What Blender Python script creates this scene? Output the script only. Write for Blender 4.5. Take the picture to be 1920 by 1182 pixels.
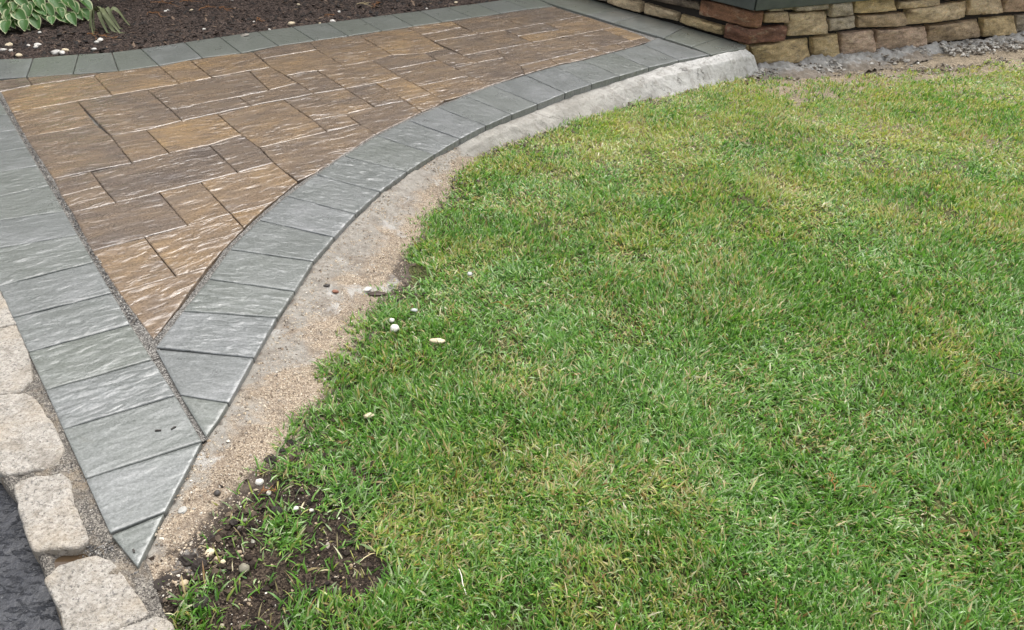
import bpy, bmesh, math, random
import numpy as np
from mathutils import Matrix, Vector, geometry

# ------------------------------------------------------------------ camera, sky, sun, exposure
S = bpy.context.scene
for o in list(bpy.data.objects): bpy.data.objects.remove(o)
COL = S.collection
rng = np.random.default_rng(7)
random.seed(7)

CAM_H, PITCH, ROLL, FPX = 1.55, 0.5943966, 0.0264517, 1470.0
cam_d = bpy.data.cameras.new('camera'); cam = bpy.data.objects.new('camera', cam_d); COL.objects.link(cam)
cam_d.sensor_width = 36.0; cam_d.lens = 36.0 * FPX / 1920.0; cam_d.clip_start = 0.05; cam_d.clip_end = 500
_up = Vector((0, math.sin(PITCH), math.cos(PITCH))); _f = Vector((0, math.cos(PITCH), -math.sin(PITCH))); _r = Vector((1, 0, 0))
_R = _r * math.cos(ROLL) + _up * math.sin(ROLL); _U = _up * math.cos(ROLL) - _r * math.sin(ROLL); _B = -_f
cam.matrix_world = Matrix(((_R.x, _U.x, _B.x, 0), (_R.y, _U.y, _B.y, 0), (_R.z, _U.z, _B.z, CAM_H), (0, 0, 0, 1)))
S.camera = cam

SUN_EL, SUN_AZ = math.radians(66), math.radians(18)      # azimuth from +Y, negative to the left
w = bpy.data.worlds.new('World'); S.world = w; w.use_nodes = True
nt = w.node_tree; bg = nt.nodes['Background']
sky = nt.nodes.new('ShaderNodeTexSky'); sky.sky_type = 'NISHITA'; sky.sun_disc = False
sky.sun_elevation = SUN_EL; sky.sun_rotation = SUN_AZ; sky.air_density = 1.0; sky.dust_density = 6.0; sky.ozone_density = 1.0
hs = nt.nodes.new('ShaderNodeHueSaturation'); hs.inputs['Saturation'].default_value = 0.22
nt.links.new(sky.outputs[0], hs.inputs['Color']); nt.links.new(hs.outputs[0], bg.inputs['Color'])
bg.inputs['Strength'].default_value = 0.15
sl = bpy.data.lights.new('sun', 'SUN'); sl.energy = 0.7; sl.angle = math.radians(64); sl.color = (1.0, 0.97, 0.93)
sun = bpy.data.objects.new('sun', sl); COL.objects.link(sun)
_sd = Vector((math.sin(SUN_AZ) * math.cos(SUN_EL), math.cos(SUN_AZ) * math.cos(SUN_EL), math.sin(SUN_EL)))
sun.rotation_euler = _sd.to_track_quat('Z', 'Y').to_euler()
S.view_settings.view_transform = 'Standard'; S.view_settings.look = 'None'
S.view_settings.exposure = 0.95; S.view_settings.gamma = 1.0; S.view_settings.use_curve_mapping = False

# ------------------------------------------------------------------ measured layout (metres, paver tops at z = 0)
TH = 0.6548651
FIELD = [(0.35, [(-3.271, 4.581), (-3.015, 4.757), (-2.906, 4.611), (-3.023, 4.484), (-3.131, 4.343)]), (0.45, [(-3.015, 4.757), (-2.817, 4.822), (-2.625, 4.872), (-2.627, 4.819), (-2.906, 4.611)]), (0.85, [(-3.023, 4.484), (-2.906, 4.611), (-2.627, 4.819), (-2.369, 4.479), (-2.777, 4.151)]), (0.75, [(-2.627, 4.819), (-2.625, 4.872), (-2.524, 4.925), (-2.319, 5.057), (-2.06, 4.716), (-2.369, 4.479)]), (0.9, [(-2.319, 5.057), (-2.166, 5.195), (-1.909, 4.849), (-2.06, 4.716)]), (0.8, [(-2.166, 5.195), (-2.008, 5.308), (-1.819, 5.421), (-1.606, 5.091), (-1.909, 4.849)]), (0.4, [(-2.199, 4.575), (-2.06, 4.716), (-1.909, 4.849), (-1.717, 4.998), (-1.495, 4.643), (-1.642, 4.509), (-1.95, 4.268)]), (0.7, [(-1.717, 4.998), (-1.606, 5.091), (-1.359, 4.787), (-1.495, 4.643)]), (0.3, [(-1.95, 4.268), (-1.642, 4.509), (-1.521, 4.363), (-1.823, 4.099)]), (0.35, [(-1.642, 4.509), (-1.495, 4.643), (-1.359, 4.787), (-1.216, 4.597), (-1.521, 4.363)]), (0.35, [(-2.505, 4.345), (-2.369, 4.479), (-2.199, 4.575), (-1.95, 4.268), (-1.823, 4.099), (-1.961, 3.952), (-2.104, 3.854)]), (0.7, [(-2.777, 4.151), (-2.505, 4.345), (-2.249, 4.01), (-2.523, 3.81)]), (0.3, [(-2.523, 3.81), (-2.249, 4.01), (-2.104, 3.854), (-1.855, 3.521), (-2.132, 3.317)]), (0.5, [(-2.104, 3.854), (-1.961, 3.952), (-1.719, 3.646), (-1.855, 3.521)]), (1.0, [(-1.961, 3.952), (-1.823, 4.099), (-1.67, 4.218), (-1.439, 3.913), (-1.564, 3.768), (-1.719, 3.646)]), (0.65, [(-1.67, 4.218), (-1.521, 4.363), (-1.364, 4.47), (-1.119, 4.155), (-1.012, 3.994), (-1.299, 3.744), (-1.439, 3.913)]), (0.4, [(-1.819, 5.421), (-1.686, 5.582), (-1.496, 5.701), (-1.404, 5.523), (-1.714, 5.273)]), (0.65, [(-1.714, 5.273), (-1.404, 5.523), (-1.273, 5.347), (-1.151, 5.167), (-1.298, 5.046), (-1.465, 4.93), (-1.606, 5.091)]), (0.6, [(-1.496, 5.701), (-1.465, 5.732), (-1.253, 5.883), (-1.185, 5.92), (-0.962, 5.588), (-1.273, 5.347), (-1.404, 5.523)]), (0.8, [(-1.273, 5.347), (-0.962, 5.588), (-0.869, 5.433), (-0.98, 5.287), (-1.151, 5.167)]), (0.4, [(-1.465, 4.93), (-1.298, 5.046), (-1.048, 4.705), (-1.216, 4.597), (-1.359, 4.787)]), (0.6, [(-1.298, 5.046), (-1.151, 5.167), (-0.98, 5.287), (-0.843, 5.106), (-0.739, 4.947), (-0.884, 4.819), (-1.048, 4.705)]), (0.5, [(-1.364, 4.47), (-1.216, 4.597), (-1.048, 4.705), (-0.82, 4.395), (-0.964, 4.268), (-1.119, 4.155)]), (0.45, [(-1.048, 4.705), (-0.884, 4.819), (-0.661, 4.521), (-0.82, 4.395)]), (0.9, [(-0.884, 4.819), (-0.739, 4.947), (-0.616, 4.792), (-0.517, 4.654), (-0.661, 4.521)]), (0.6, [(-0.661, 4.521), (-0.517, 4.654), (-0.431, 4.544), (-0.465, 4.444), (-0.543, 4.33)]), (0.35, [(-0.964, 4.268), (-0.82, 4.395), (-0.661, 4.521), (-0.543, 4.33), (-0.612, 4.209), (-0.744, 3.975), (-0.86, 4.12)]), (0.35, [(-1.119, 4.155), (-0.964, 4.268), (-0.86, 4.12), (-1.012, 3.994)]), (0.35, [(-1.299, 3.744), (-1.012, 3.994), (-0.86, 4.12), (-0.744, 3.975), (-0.872, 3.673), (-0.952, 3.46), (-1.014, 3.359), (-1.181, 3.566)]), (0.15, [(-1.564, 3.768), (-1.439, 3.913), (-1.299, 3.744), (-1.181, 3.566), (-1.317, 3.438)]), (0.15, [(-1.997, 3.404), (-1.855, 3.521), (-1.719, 3.646), (-1.564, 3.768), (-1.317, 3.438), (-1.453, 3.319), (-1.599, 3.201), (-1.745, 3.09), (-1.878, 3.252)]), (0.3, [(-2.132, 3.317), (-1.997, 3.404), (-1.878, 3.252), (-2.007, 3.138)]), (0.35, [(-2.007, 3.138), (-1.878, 3.252), (-1.745, 3.09), (-1.883, 2.981)]), (0.25, [(-1.883, 2.981), (-1.745, 3.09), (-1.599, 3.201), (-1.362, 2.899), (-1.494, 2.782), (-1.658, 2.667)]), (0.5, [(-1.599, 3.201), (-1.453, 3.319), (-1.217, 3.013), (-1.362, 2.899)]), (0.65, [(-1.453, 3.319), (-1.317, 3.438), (-1.181, 3.566), (-1.014, 3.359), (-1.041, 3.258), (-1.075, 3.122), (-1.217, 3.013)]), (0.75, [(-1.217, 3.013), (-1.075, 3.122), (-1.101, 3.014), (-1.126, 2.89)]), (0.7, [(-1.494, 2.782), (-1.362, 2.899), (-1.217, 3.013), (-1.126, 2.89), (-1.147, 2.734), (-1.166, 2.555), (-1.26, 2.493)]), (0.55, [(-1.658, 2.667), (-1.494, 2.782), (-1.26, 2.493), (-1.424, 2.372)]), (0.6, [(-1.424, 2.372), (-1.26, 2.493), (-1.166, 2.555), (-1.171, 2.442), (-1.177, 2.281), (-1.188, 2.092)]), (0.85, [(-1.185, 5.92), (-1.028, 6.049), (-0.855, 6.169), (-0.705, 5.953), (-0.596, 5.751), (-0.516, 5.63), (-0.657, 5.504), (-0.869, 5.433), (-0.962, 5.588)]), (0.7, [(-0.855, 6.169), (-0.814, 6.205), (-0.611, 6.357), (-0.537, 6.39), (-0.44, 6.227), (-0.72, 5.981)]), (0.55, [(-0.72, 5.981), (-0.44, 6.227), (-0.307, 6.043), (-0.616, 5.808)]), (0.4, [(-0.537, 6.39), (-0.383, 6.526), (-0.203, 6.642), (0.036, 6.304), (-0.119, 6.173), (-0.307, 6.043)]), (0.45, [(-0.616, 5.808), (-0.307, 6.043), (-0.119, 6.173), (0.103, 5.839), (-0.163, 5.641), (-0.378, 5.475)]), (0.3, [(-0.203, 6.642), (0.066, 6.855), (0.284, 6.985), (0.515, 6.684), (0.196, 6.425), (0.036, 6.304)]), (0.2, [(-0.119, 6.173), (0.036, 6.304), (0.196, 6.425), (0.311, 6.241), (-0.007, 6.005)]), (0.85, [(-0.007, 6.005), (0.311, 6.241), (0.418, 6.088), (0.103, 5.839)]), (0.6, [(0.196, 6.425), (0.515, 6.684), (0.759, 6.368), (0.642, 6.267), (0.418, 6.088), (0.311, 6.241)]), (0.4, [(-0.163, 5.641), (0.103, 5.839), (0.351, 6.021), (0.509, 5.707), (0.209, 5.44), (0.013, 5.274), (-0.098, 5.44)]), (0.4, [(-0.378, 5.475), (-0.163, 5.641), (-0.098, 5.44), (-0.271, 5.316)]), (0.3, [(0.351, 6.021), (0.418, 6.088), (0.642, 6.267), (0.828, 5.975), (0.509, 5.707)]), (1.0, [(0.642, 6.267), (0.759, 6.368), (0.949, 6.08), (0.828, 5.975)]), (0.5, [(0.013, 5.274), (0.209, 5.44), (0.271, 5.324), (0.042, 5.092)]), (0.6, [(0.209, 5.44), (0.509, 5.707), (0.628, 5.624), (0.429, 5.444), (0.271, 5.324)]), (0.5, [(0.509, 5.707), (0.708, 5.873), (0.765, 5.749), (0.628, 5.624)]), (0.5, [(0.708, 5.873), (0.828, 5.975), (0.949, 6.08), (0.983, 5.979), (0.765, 5.749)]), (0.25, [(-0.657, 5.504), (-0.516, 5.63), (-0.378, 5.475), (-0.271, 5.316), (-0.423, 5.19), (-0.543, 5.346)]), (0.25, [(-0.423, 5.19), (-0.271, 5.316), (-0.098, 5.44), (0.013, 5.274), (0.042, 5.092), (-0.161, 4.851), (-0.314, 5.022)]), (0.35, [(-0.98, 5.287), (-0.869, 5.433), (-0.657, 5.504), (-0.543, 5.346), (-0.843, 5.106)]), (0.55, [(-0.843, 5.106), (-0.543, 5.346), (-0.423, 5.19), (-0.314, 5.022), (-0.616, 4.792), (-0.739, 4.947)]), (0.6, [(-0.616, 4.792), (-0.314, 5.022), (-0.161, 4.851), (-0.362, 4.603), (-0.431, 4.544), (-0.517, 4.654)])]
CURVE_BORDER = [[(-0.997, 1.811), (-0.838, 1.781), (-0.845, 1.705), (-0.857, 1.63)], [(-1.162, 2.039), (-0.827, 2.005), (-0.838, 1.781), (-0.997, 1.811)], [(-1.153, 2.262), (-0.813, 2.235), (-0.827, 2.005), (-1.166, 2.048)], [(-1.134, 2.477), (-0.795, 2.409), (-0.813, 2.235), (-1.153, 2.262)], [(-1.127, 2.704), (-0.776, 2.626), (-0.795, 2.409), (-1.134, 2.477)], [(-1.083, 2.96), (-0.735, 2.824), (-0.776, 2.626), (-1.127, 2.704)], [(-1.026, 3.198), (-0.686, 3.038), (-0.735, 2.824), (-1.083, 2.96)], [(-0.947, 3.435), (-0.615, 3.268), (-0.686, 3.038), (-1.026, 3.198)], [(-0.858, 3.667), (-0.522, 3.494), (-0.615, 3.268), (-0.947, 3.435)], [(-0.737, 3.948), (-0.411, 3.718), (-0.522, 3.494), (-0.858, 3.667)], [(-0.604, 4.189), (-0.297, 3.934), (-0.411, 3.718), (-0.737, 3.948)], [(-0.459, 4.408), (-0.171, 4.139), (-0.297, 3.934), (-0.604, 4.189)], [(-0.315, 4.616), (-0.03, 4.326), (-0.171, 4.139), (-0.459, 4.408)], [(-0.157, 4.825), (0.118, 4.508), (-0.03, 4.326), (-0.315, 4.616)], [(0.042, 5.058), (0.289, 4.724), (0.118, 4.508), (-0.157, 4.825)], [(0.241, 5.267), (0.465, 4.914), (0.289, 4.724), (0.042, 5.058)], [(0.435, 5.426), (0.658, 5.094), (0.465, 4.914), (0.241, 5.267)], [(0.654, 5.627), (0.874, 5.293), (0.658, 5.094), (0.435, 5.426)], [(0.902, 5.863), (1.106, 5.487), (0.874, 5.293), (0.654, 5.627)], [(1.038, 6.059), (1.35, 5.645), (1.106, 5.487), (0.902, 5.863)]]
WALL_BORDER = [[(0.151, 7.281), (0.606, 7.334), (0.866, 6.964), (0.548, 6.724), (0.237, 7.107)], [(0.548, 6.724), (0.866, 6.964), (1.024, 6.749), (0.728, 6.49)], [(0.728, 6.49), (1.024, 6.749), (1.307, 6.416), (1.086, 6.056)], [(1.086, 6.056), (1.307, 6.416), (1.526, 6.115), (1.255, 5.834)], [(1.255, 5.834), (1.526, 6.115), (1.674, 5.916), (1.651, 5.85), (1.358, 5.646)]]
LEFT_BORDER = [[(-0.974, 1.279), (-0.866, 1.182), (-0.866, 1.357)], [(-1.121, 1.461), (-0.977, 1.282), (-0.866, 1.357), (-0.86, 1.617)], [(-1.273, 1.649), (-1.121, 1.461), (-0.86, 1.617), (-1.007, 1.812)], [(-1.407, 1.816), (-1.273, 1.649), (-1.007, 1.812), (-1.146, 1.985)], [(-1.557, 2.002), (-1.407, 1.816), (-1.146, 1.985), (-1.296, 2.175)], [(-1.711, 2.193), (-1.557, 2.002), (-1.296, 2.175), (-1.443, 2.367)], [(-1.869, 2.388), (-1.711, 2.193), (-1.443, 2.367), (-1.604, 2.578)], [(-2.071, 2.64), (-1.869, 2.388), (-1.604, 2.578), (-1.767, 2.791)], [(-2.244, 2.854), (-2.071, 2.64), (-1.767, 2.791), (-1.92, 2.992)], [(-2.384, 3.027), (-2.244, 2.854), (-1.92, 2.992), (-2.107, 3.237)], [(-2.582, 3.273), (-2.384, 3.027), (-2.107, 3.237), (-2.27, 3.45)], [(-2.74, 3.47), (-2.582, 3.273), (-2.27, 3.45), (-2.434, 3.665)], [(-2.93, 3.705), (-2.74, 3.47), (-2.434, 3.665), (-2.609, 3.894)], [(-3.117, 3.936), (-2.93, 3.705), (-2.609, 3.894), (-2.778, 4.116)], [(-3.271, 4.128), (-3.117, 3.936), (-2.778, 4.116), (-2.948, 4.339)], [(-3.459, 4.361), (-3.271, 4.128), (-2.948, 4.339), (-3.13, 4.577)]]
BACK_BORDER = [[(-3.558, 5.068), (-3.174, 5.139), (-3.015, 4.757), (-3.316, 4.658)], [(-3.174, 5.139), (-2.932, 5.254), (-2.769, 4.839), (-3.015, 4.757)], [(-2.932, 5.254), (-2.736, 5.316), (-2.525, 4.927), (-2.769, 4.839)], [(-2.736, 5.316), (-2.584, 5.42), (-2.32, 5.059), (-2.525, 4.927)], [(-2.584, 5.42), (-2.352, 5.604), (-2.108, 5.255), (-2.32, 5.059)], [(-2.352, 5.604), (-2.156, 5.764), (-1.888, 5.385), (-2.108, 5.255)], [(-2.156, 5.764), (-1.932, 5.934), (-1.687, 5.586), (-1.888, 5.385)], [(-1.932, 5.934), (-1.716, 6.095), (-1.466, 5.737), (-1.687, 5.586)], [(-1.716, 6.095), (-1.49, 6.247), (-1.253, 5.886), (-1.466, 5.737)], [(-1.49, 6.247), (-1.261, 6.397), (-1.032, 6.052), (-1.253, 5.886)], [(-1.261, 6.397), (-1.037, 6.56), (-0.815, 6.208), (-1.032, 6.052)], [(-1.037, 6.56), (-0.817, 6.701), (-0.608, 6.362), (-0.815, 6.208)], [(-0.817, 6.701), (-0.611, 6.855), (-0.383, 6.529), (-0.608, 6.362)], [(-0.611, 6.855), (-0.379, 7.007), (-0.161, 6.692), (-0.383, 6.529)], [(-0.379, 7.007), (-0.142, 7.184), (0.066, 6.865), (-0.161, 6.692)], [(-0.142, 7.184), (0.081, 7.378), (0.284, 6.99), (0.066, 6.865)]]
KERB = [[(-2.187, 2.639), (-2.097, 2.644), (-1.697, 2.164), (-1.85, 2.083)], [(-1.843, 2.071), (-1.68, 2.14), (-1.603, 2.049), (-1.794, 1.991)], [(-1.794, 1.991), (-1.595, 2.032), (-1.562, 1.993), (-1.485, 1.868), (-1.489, 1.819), (-1.669, 1.784)], [(-1.639, 1.76), (-1.469, 1.799), (-1.422, 1.769), (-1.325, 1.672), (-1.239, 1.566), (-1.233, 1.519), (-1.34, 1.487), (-1.441, 1.528)], [(-1.29, 1.435), (-1.261, 1.461), (-1.196, 1.479), (-1.163, 1.458), (-1.114, 1.376), (-1.028, 1.271), (-1.031, 1.245), (-1.139, 1.233), (-1.216, 1.329)], [(-1.066, 1.15), (-1.057, 1.188), (-0.982, 1.216), (-0.928, 1.198), (-0.895, 1.163), (-0.797, 1.067), (-0.844, 1.034), (-0.935, 0.996), (-0.996, 1.074)], [(-0.908, 0.984), (-0.84, 1.025), (-0.775, 1.053), (-0.738, 1.043), (-0.684, 0.966), (-0.825, 0.925)]]
EDGE = [(-0.868, 1.177), (-0.866, 1.357), (-0.859, 1.623), (-0.845, 1.705), (-0.838, 1.781), (-0.827, 2.005), (-0.813, 2.235), (-0.795, 2.409), (-0.776, 2.626), (-0.735, 2.824), (-0.686, 3.038), (-0.615, 3.268), (-0.522, 3.494), (-0.411, 3.718), (-0.297, 3.934), (-0.171, 4.139), (-0.03, 4.326), (0.118, 4.508), (0.289, 4.724), (0.465, 4.914), (0.658, 5.094), (0.874, 5.293), (1.106, 5.487), (1.35, 5.645), (1.651, 5.85)]
LAWN_EDGE = [(-0.801, 1.1), (-0.761, 1.304), (-0.711, 1.47), (-0.631, 1.576), (-0.599, 1.759), (-0.556, 2.028), (-0.535, 2.182), (-0.507, 2.372), (-0.487, 2.524), (-0.487, 2.712), (-0.402, 3.002), (-0.372, 3.367), (-0.312, 3.629), (-0.192, 3.925), (-0.025, 4.167), (0.219, 4.364), (0.423, 4.635), (0.795, 5.01), (1.159, 5.298), (1.615, 5.682), (1.792, 5.839)]
LAWN_WALL = [(1.792, 5.839), (2.056, 5.733), (2.488, 5.851), (2.963, 6.04), (3.456, 6.227), (4.1, 6.496), (5.115, 6.867)]
BARE_SOIL = [(-0.879, 1.171), (-0.843, 1.344), (-0.802, 1.507), (-0.713, 1.551), (-0.636, 1.597), (-0.581, 1.556), (-0.375, 1.564), (-0.303, 1.427), (-0.335, 1.318), (-0.24, 1.207), (-0.312, 1.101), (-0.349, 0.981), (-0.84, 0.942)]
BARE2 = [(-0.526, 2.688), (-0.486, 2.779), (-0.349, 2.719), (-0.312, 2.614), (-0.41, 2.528), (-0.501, 2.523)]
BARE3 = [(1.655, 5.687), (1.709, 5.182), (1.886, 4.84), (1.712, 4.939), (2.093, 5.155), (2.566, 5.546), (3.125, 5.855), (3.573, 6.039), (4.212, 6.385), (4.394, 6.714), (1.801, 5.875)]
ASPHALT_EDGE = [(-1.781, 1.887), (-1.337, 1.446), (-1.275, 1.398), (-1.142, 1.229), (-1.044, 1.111), (-0.966, 1.008), (-0.925, 0.959)]
MULCH_EDGE = [(-3.558, 5.068), (-3.174, 5.139), (-2.932, 5.254), (-2.736, 5.316), (-2.584, 5.42), (-2.352, 5.604), (-2.156, 5.764), (-1.932, 5.934), (-1.716, 6.095), (-1.49, 6.247), (-1.261, 6.397), (-1.037, 6.56), (-0.817, 6.701), (-0.611, 6.855), (-0.379, 7.007), (-0.142, 7.184), (0.081, 7.378)]
WALL_RIGHT = [[(0.104, 0.225), (0.326, 0.217), (0.349, 0.132), (0.125, 0.142)], [(0.126, 0.253), (0.267, 0.251), (0.274, 0.224), (0.133, 0.227)], [(0.272, 0.25), (0.355, 0.252), (0.363, 0.225), (0.279, 0.224)], [(0.359, 0.255), (0.704, 0.25), (0.715, 0.2), (0.377, 0.209)], [(0.335, 0.201), (0.707, 0.193), (0.77, 0.012), (0.385, 0.021)], [(0.703, 0.254), (0.928, 0.25), (0.966, 0.143), (0.739, 0.14)], [(0.735, 0.137), (1.022, 0.135), (1.035, 0.038), (0.769, 0.032)], [(0.942, 0.257), (1.387, 0.259), (1.424, 0.137), (0.986, 0.145)], [(1.438, 0.144), (1.435, 0.208), (1.906, 0.213), (1.914, 0.143)], [(1.033, 0.134), (1.527, 0.122), (1.579, 0.036), (1.554, 0.013), (1.07, 0.031)], [(1.55, 0.148), (2.238, 0.162), (2.238, 0.023), (1.584, 0.011), (1.565, 0.029)], [(2.215, 0.172), (2.622, 0.162), (2.7, 0.027), (2.249, 0.039)], [(2.653, 0.151), (3.196, 0.15), (3.274, 0.021), (2.716, 0.022)], [(0.022, -0.01), (0.137, -0.001), (0.612, -0.003), (0.678, -0.186), (0.233, -0.183), (0.153, -0.187)], [(0.627, 0.0), (0.888, 0.01), (0.936, -0.182), (0.687, -0.179)], [(0.897, 0.013), (1.249, 0.009), (1.325, -0.194), (0.962, -0.18)], [(1.261, 0.008), (1.821, -0.008), (1.901, -0.178), (1.336, -0.178)], [(1.837, -0.005), (2.445, -0.001), (2.537, -0.158), (1.905, -0.174)], [(2.462, 0.002), (2.875, -0.003), (2.968, -0.172), (2.546, -0.163)], [(2.895, -0.005), (3.425, 0.001), (3.529, -0.167), (2.987, -0.169)]]
WALL_LEFT = [[(1.736, 0.062), (1.539, 0.063), (1.533, 0.016), (1.729, 0.006)], [(1.528, 0.082), (1.129, 0.1), (1.108, 0.007), (1.513, 0.015)], [(1.104, 0.096), (0.733, 0.089), (0.713, 0.016), (1.083, 0.008)], [(0.715, 0.085), (0.263, 0.081), (0.253, 0.01), (0.702, 0.014)], [(1.444, 0.14), (0.535, 0.206), (0.516, 0.136), (1.377, 0.126)]]
CORNER_L = [[(0.521, 0.213), (0.042, 0.217), (0.021, 0.128), (0.502, 0.119)], [(0.248, 0.081), (0.012, 0.111), (-0.01, 0.021), (0.227, 0.011)]]
CORNER_R = [[(-0.044, 0.229), (0.094, 0.226), (0.122, 0.134), (-0.022, 0.134)], [(-0.013, 0.115), (0.347, 0.12), (0.38, 0.021), (0.01, 0.018)]]
WC = (1.6802, 5.9097)
WDR = (0.909, 0.4167)
WDL = (-0.6216, 0.7834)
HOSTA = [(-3.538, 5.744, 0.029), (-3.643, 5.689, -0.0), (-3.312, 5.951, 0.044), (-3.276, 6.022, 0.07), (-3.248, 6.131, 0.111), (-3.244, 6.068, 0.049), (-3.353, 5.949, 0.115), (-3.408, 5.893, 0.123), (-3.474, 5.826, 0.111), (-3.501, 5.848, 0.16), (-3.553, 5.764, 0.097), (-3.607, 5.722, 0.07), (-3.661, 5.693, 0.053), (-3.618, 5.736, 0.106), (-3.378, 5.96, 0.153), (-3.553, 5.84, 0.186), (-3.601, 5.791, 0.166), (-3.323, 6.026, 0.143), (-3.644, 5.756, 0.151), (-3.462, 5.891, 0.169), (-3.414, 5.859, 0.086), (-3.698, 5.712, 0.12), (-3.727, 5.668, 0.04), (-3.673, 5.789, 0.197), (-3.583, 5.775, 0.138), (-3.358, 6.044, 0.187), (-3.448, 5.964, 0.209), (-3.294, 6.149, 0.174), (-3.518, 5.92, 0.224), (-3.606, 5.878, 0.238), (-3.684, 5.853, 0.248), (-3.428, 6.059, 0.242), (-3.515, 6.018, 0.27), (-3.352, 6.179, 0.23), (-3.602, 5.971, 0.284), (-3.679, 5.944, 0.295), (-3.249, 6.268, 0.158), (-3.293, 6.249, 0.199), (-3.717, 5.756, 0.182), (-3.52, 5.814, 0.138), (-3.448, 5.861, 0.129), (-3.296, 6.034, 0.116)]

# ------------------------------------------------------------------ helpers
def lawn_z(y):
    return np.interp(y, [0, 1.2, 2.6, 3.7, 4.6, 5.4, 5.9, 8], [-.02, -.03, -.06, -.09, -.12, -.16, -.2, -.22])

def _hash(ix, iy, seed):
    h = (ix.astype(np.int64) * 374761393 + iy.astype(np.int64) * 668265263 + seed * 1442695041) & 0xffffffff
    h = ((h ^ (h >> 13)) * 1274126177) & 0xffffffff
    h = ((h ^ (h >> 16)) * 2246822519) & 0xffffffff
    return ((h ^ (h >> 15)) & 0xffffff) / float(0xffffff)

def vnoise(x, y, seed=0):
    x = np.asarray(x, float); y = np.asarray(y, float)
    ix = np.floor(x); iy = np.floor(y); fx = x - ix; fy = y - iy
    fx = fx * fx * fx * (fx * (fx * 6 - 15) + 10); fy = fy * fy * fy * (fy * (fy * 6 - 15) + 10)
    a = _hash(ix, iy, seed); b = _hash(ix + 1, iy, seed); c = _hash(ix, iy + 1, seed); d = _hash(ix + 1, iy + 1, seed)
    return (a + (b - a) * fx) * (1 - fy) + (c + (d - c) * fx) * fy

def fbm(x, y, seed=0, octv=4, gain=.5):
    s = 0; a = 1; t = 0
    for k in range(octv):
        s = s + a * vnoise(np.asarray(x) * 2 ** k + 17.3 * k, np.asarray(y) * 2 ** k - 9.1 * k, seed + k); t += a; a *= gain
    return s / t

def inside(px, py, poly):
    r = np.zeros(np.shape(px), bool); n = len(poly)
    for i in range(n):
        x0, y0 = poly[i][:2]; x1, y1 = poly[(i + 1) % n][:2]
        if y0 == y1: continue
        c = ((py >= min(y0, y1)) & (py < max(y0, y1)))
        r ^= c & (px < x0 + (py - y0) / (y1 - y0) * (x1 - x0))
    return r

def dist_poly(px, py, poly, closed=True):
    d = np.full(np.shape(px), 1e9); n = len(poly)
    for i in range(n if closed else n - 1):
        a = np.array(poly[i][:2]); b = np.array(poly[(i + 1) % n][:2]); e = b - a; L = e @ e + 1e-12
        t = np.clip(((px - a[0]) * e[0] + (py - a[1]) * e[1]) / L, 0, 1)
        d = np.minimum(d, np.hypot(px - a[0] - t * e[0], py - a[1] - t * e[1]))
    return d

def mesh_np(name, V, F, mat=None, smooth=True, cols=None):
    """F: list of face arrays (k-gons as int arrays, all of one size per array)"""
    me = bpy.data.meshes.new(name)
    V = np.asarray(V, np.float32); me.vertices.add(len(V)); me.vertices.foreach_set('co', V.ravel())
    loops = np.concatenate([f.ravel() for f in F]).astype(np.int32)
    tot = np.concatenate([np.full(len(f), f.shape[1]) for f in F]).astype(np.int32)
    st = np.concatenate([[0], np.cumsum(tot)[:-1]]).astype(np.int32)
    me.loops.add(len(loops)); me.loops.foreach_set('vertex_index', loops)
    me.polygons.add(len(tot)); me.polygons.foreach_set('loop_start', st); me.polygons.foreach_set('loop_total', tot)
    me.polygons.foreach_set('use_smooth', np.full(len(tot), smooth))
    if cols is not None:
        for an, arr in cols.items():
            at = me.attributes.new(an, 'FLOAT_COLOR', 'POINT')
            c4 = np.ones((len(V), 4), np.float32); c4[:, :3] = arr
            at.data.foreach_set('color', c4.ravel())
    me.update(calc_edges=True); me.validate()
    if mat: me.materials.append(mat)
    return me

def obj(name, me, parent=None, loc=None, rot=None, **props):
    o = bpy.data.objects.new(name, me); COL.objects.link(o)
    if parent: o.parent = parent
    if loc is not None: o.location = loc
    if rot is not None: o.rotation_euler = rot
    for k, v in props.items(): o[k] = v
    return o

def thing(name, loc, label, category, group=None):
    o = obj(name, None, loc=loc, label=label, category=category)
    o.empty_display_size = .05
    if group: o['group'] = group
    return o

def grid_faces(n, m):
    i, j = np.meshgrid(np.arange(n - 1), np.arange(m - 1), indexing='ij')
    a = (i * m + j).ravel()
    return np.stack([a, a + m, a + m + 1, a + 1], 1)

def resample(poly, step=None, n=None, closed=False):
    P = np.array(poly, float)
    if closed: P = np.vstack([P, P[:1]])
    s = np.concatenate([[0], np.cumsum(np.linalg.norm(np.diff(P, axis=0), axis=1))])
    if n is None: n = max(2, int(round(s[-1] / step)) + 1)
    t = np.linspace(0, s[-1], n)
    return np.stack([np.interp(t, s, P[:, k]) for k in range(P.shape[1])], 1)

def offset_poly(P, d):
    """inward offset of a polygon"""
    P = np.array(P, float); n = len(P)
    area = sum(P[i][0] * P[(i + 1) % n][1] - P[(i + 1) % n][0] * P[i][1] for i in range(n))
    if area < 0: P = P[::-1].copy()
    out = []
    for i in range(n):
        a, b, c = P[i - 1], P[i], P[(i + 1) % n]
        e1 = (b - a) / (np.linalg.norm(b - a) + 1e-9); e2 = (c - b) / (np.linalg.norm(c - b) + 1e-9)
        n1 = np.array([-e1[1], e1[0]]); n2 = np.array([-e2[1], e2[0]])
        m = n1 + n2; L = m @ m
        k = min(2.0 / max(L, .35), 3.0)
        out.append(b + m * d * k)
    return np.array(out)

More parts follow.
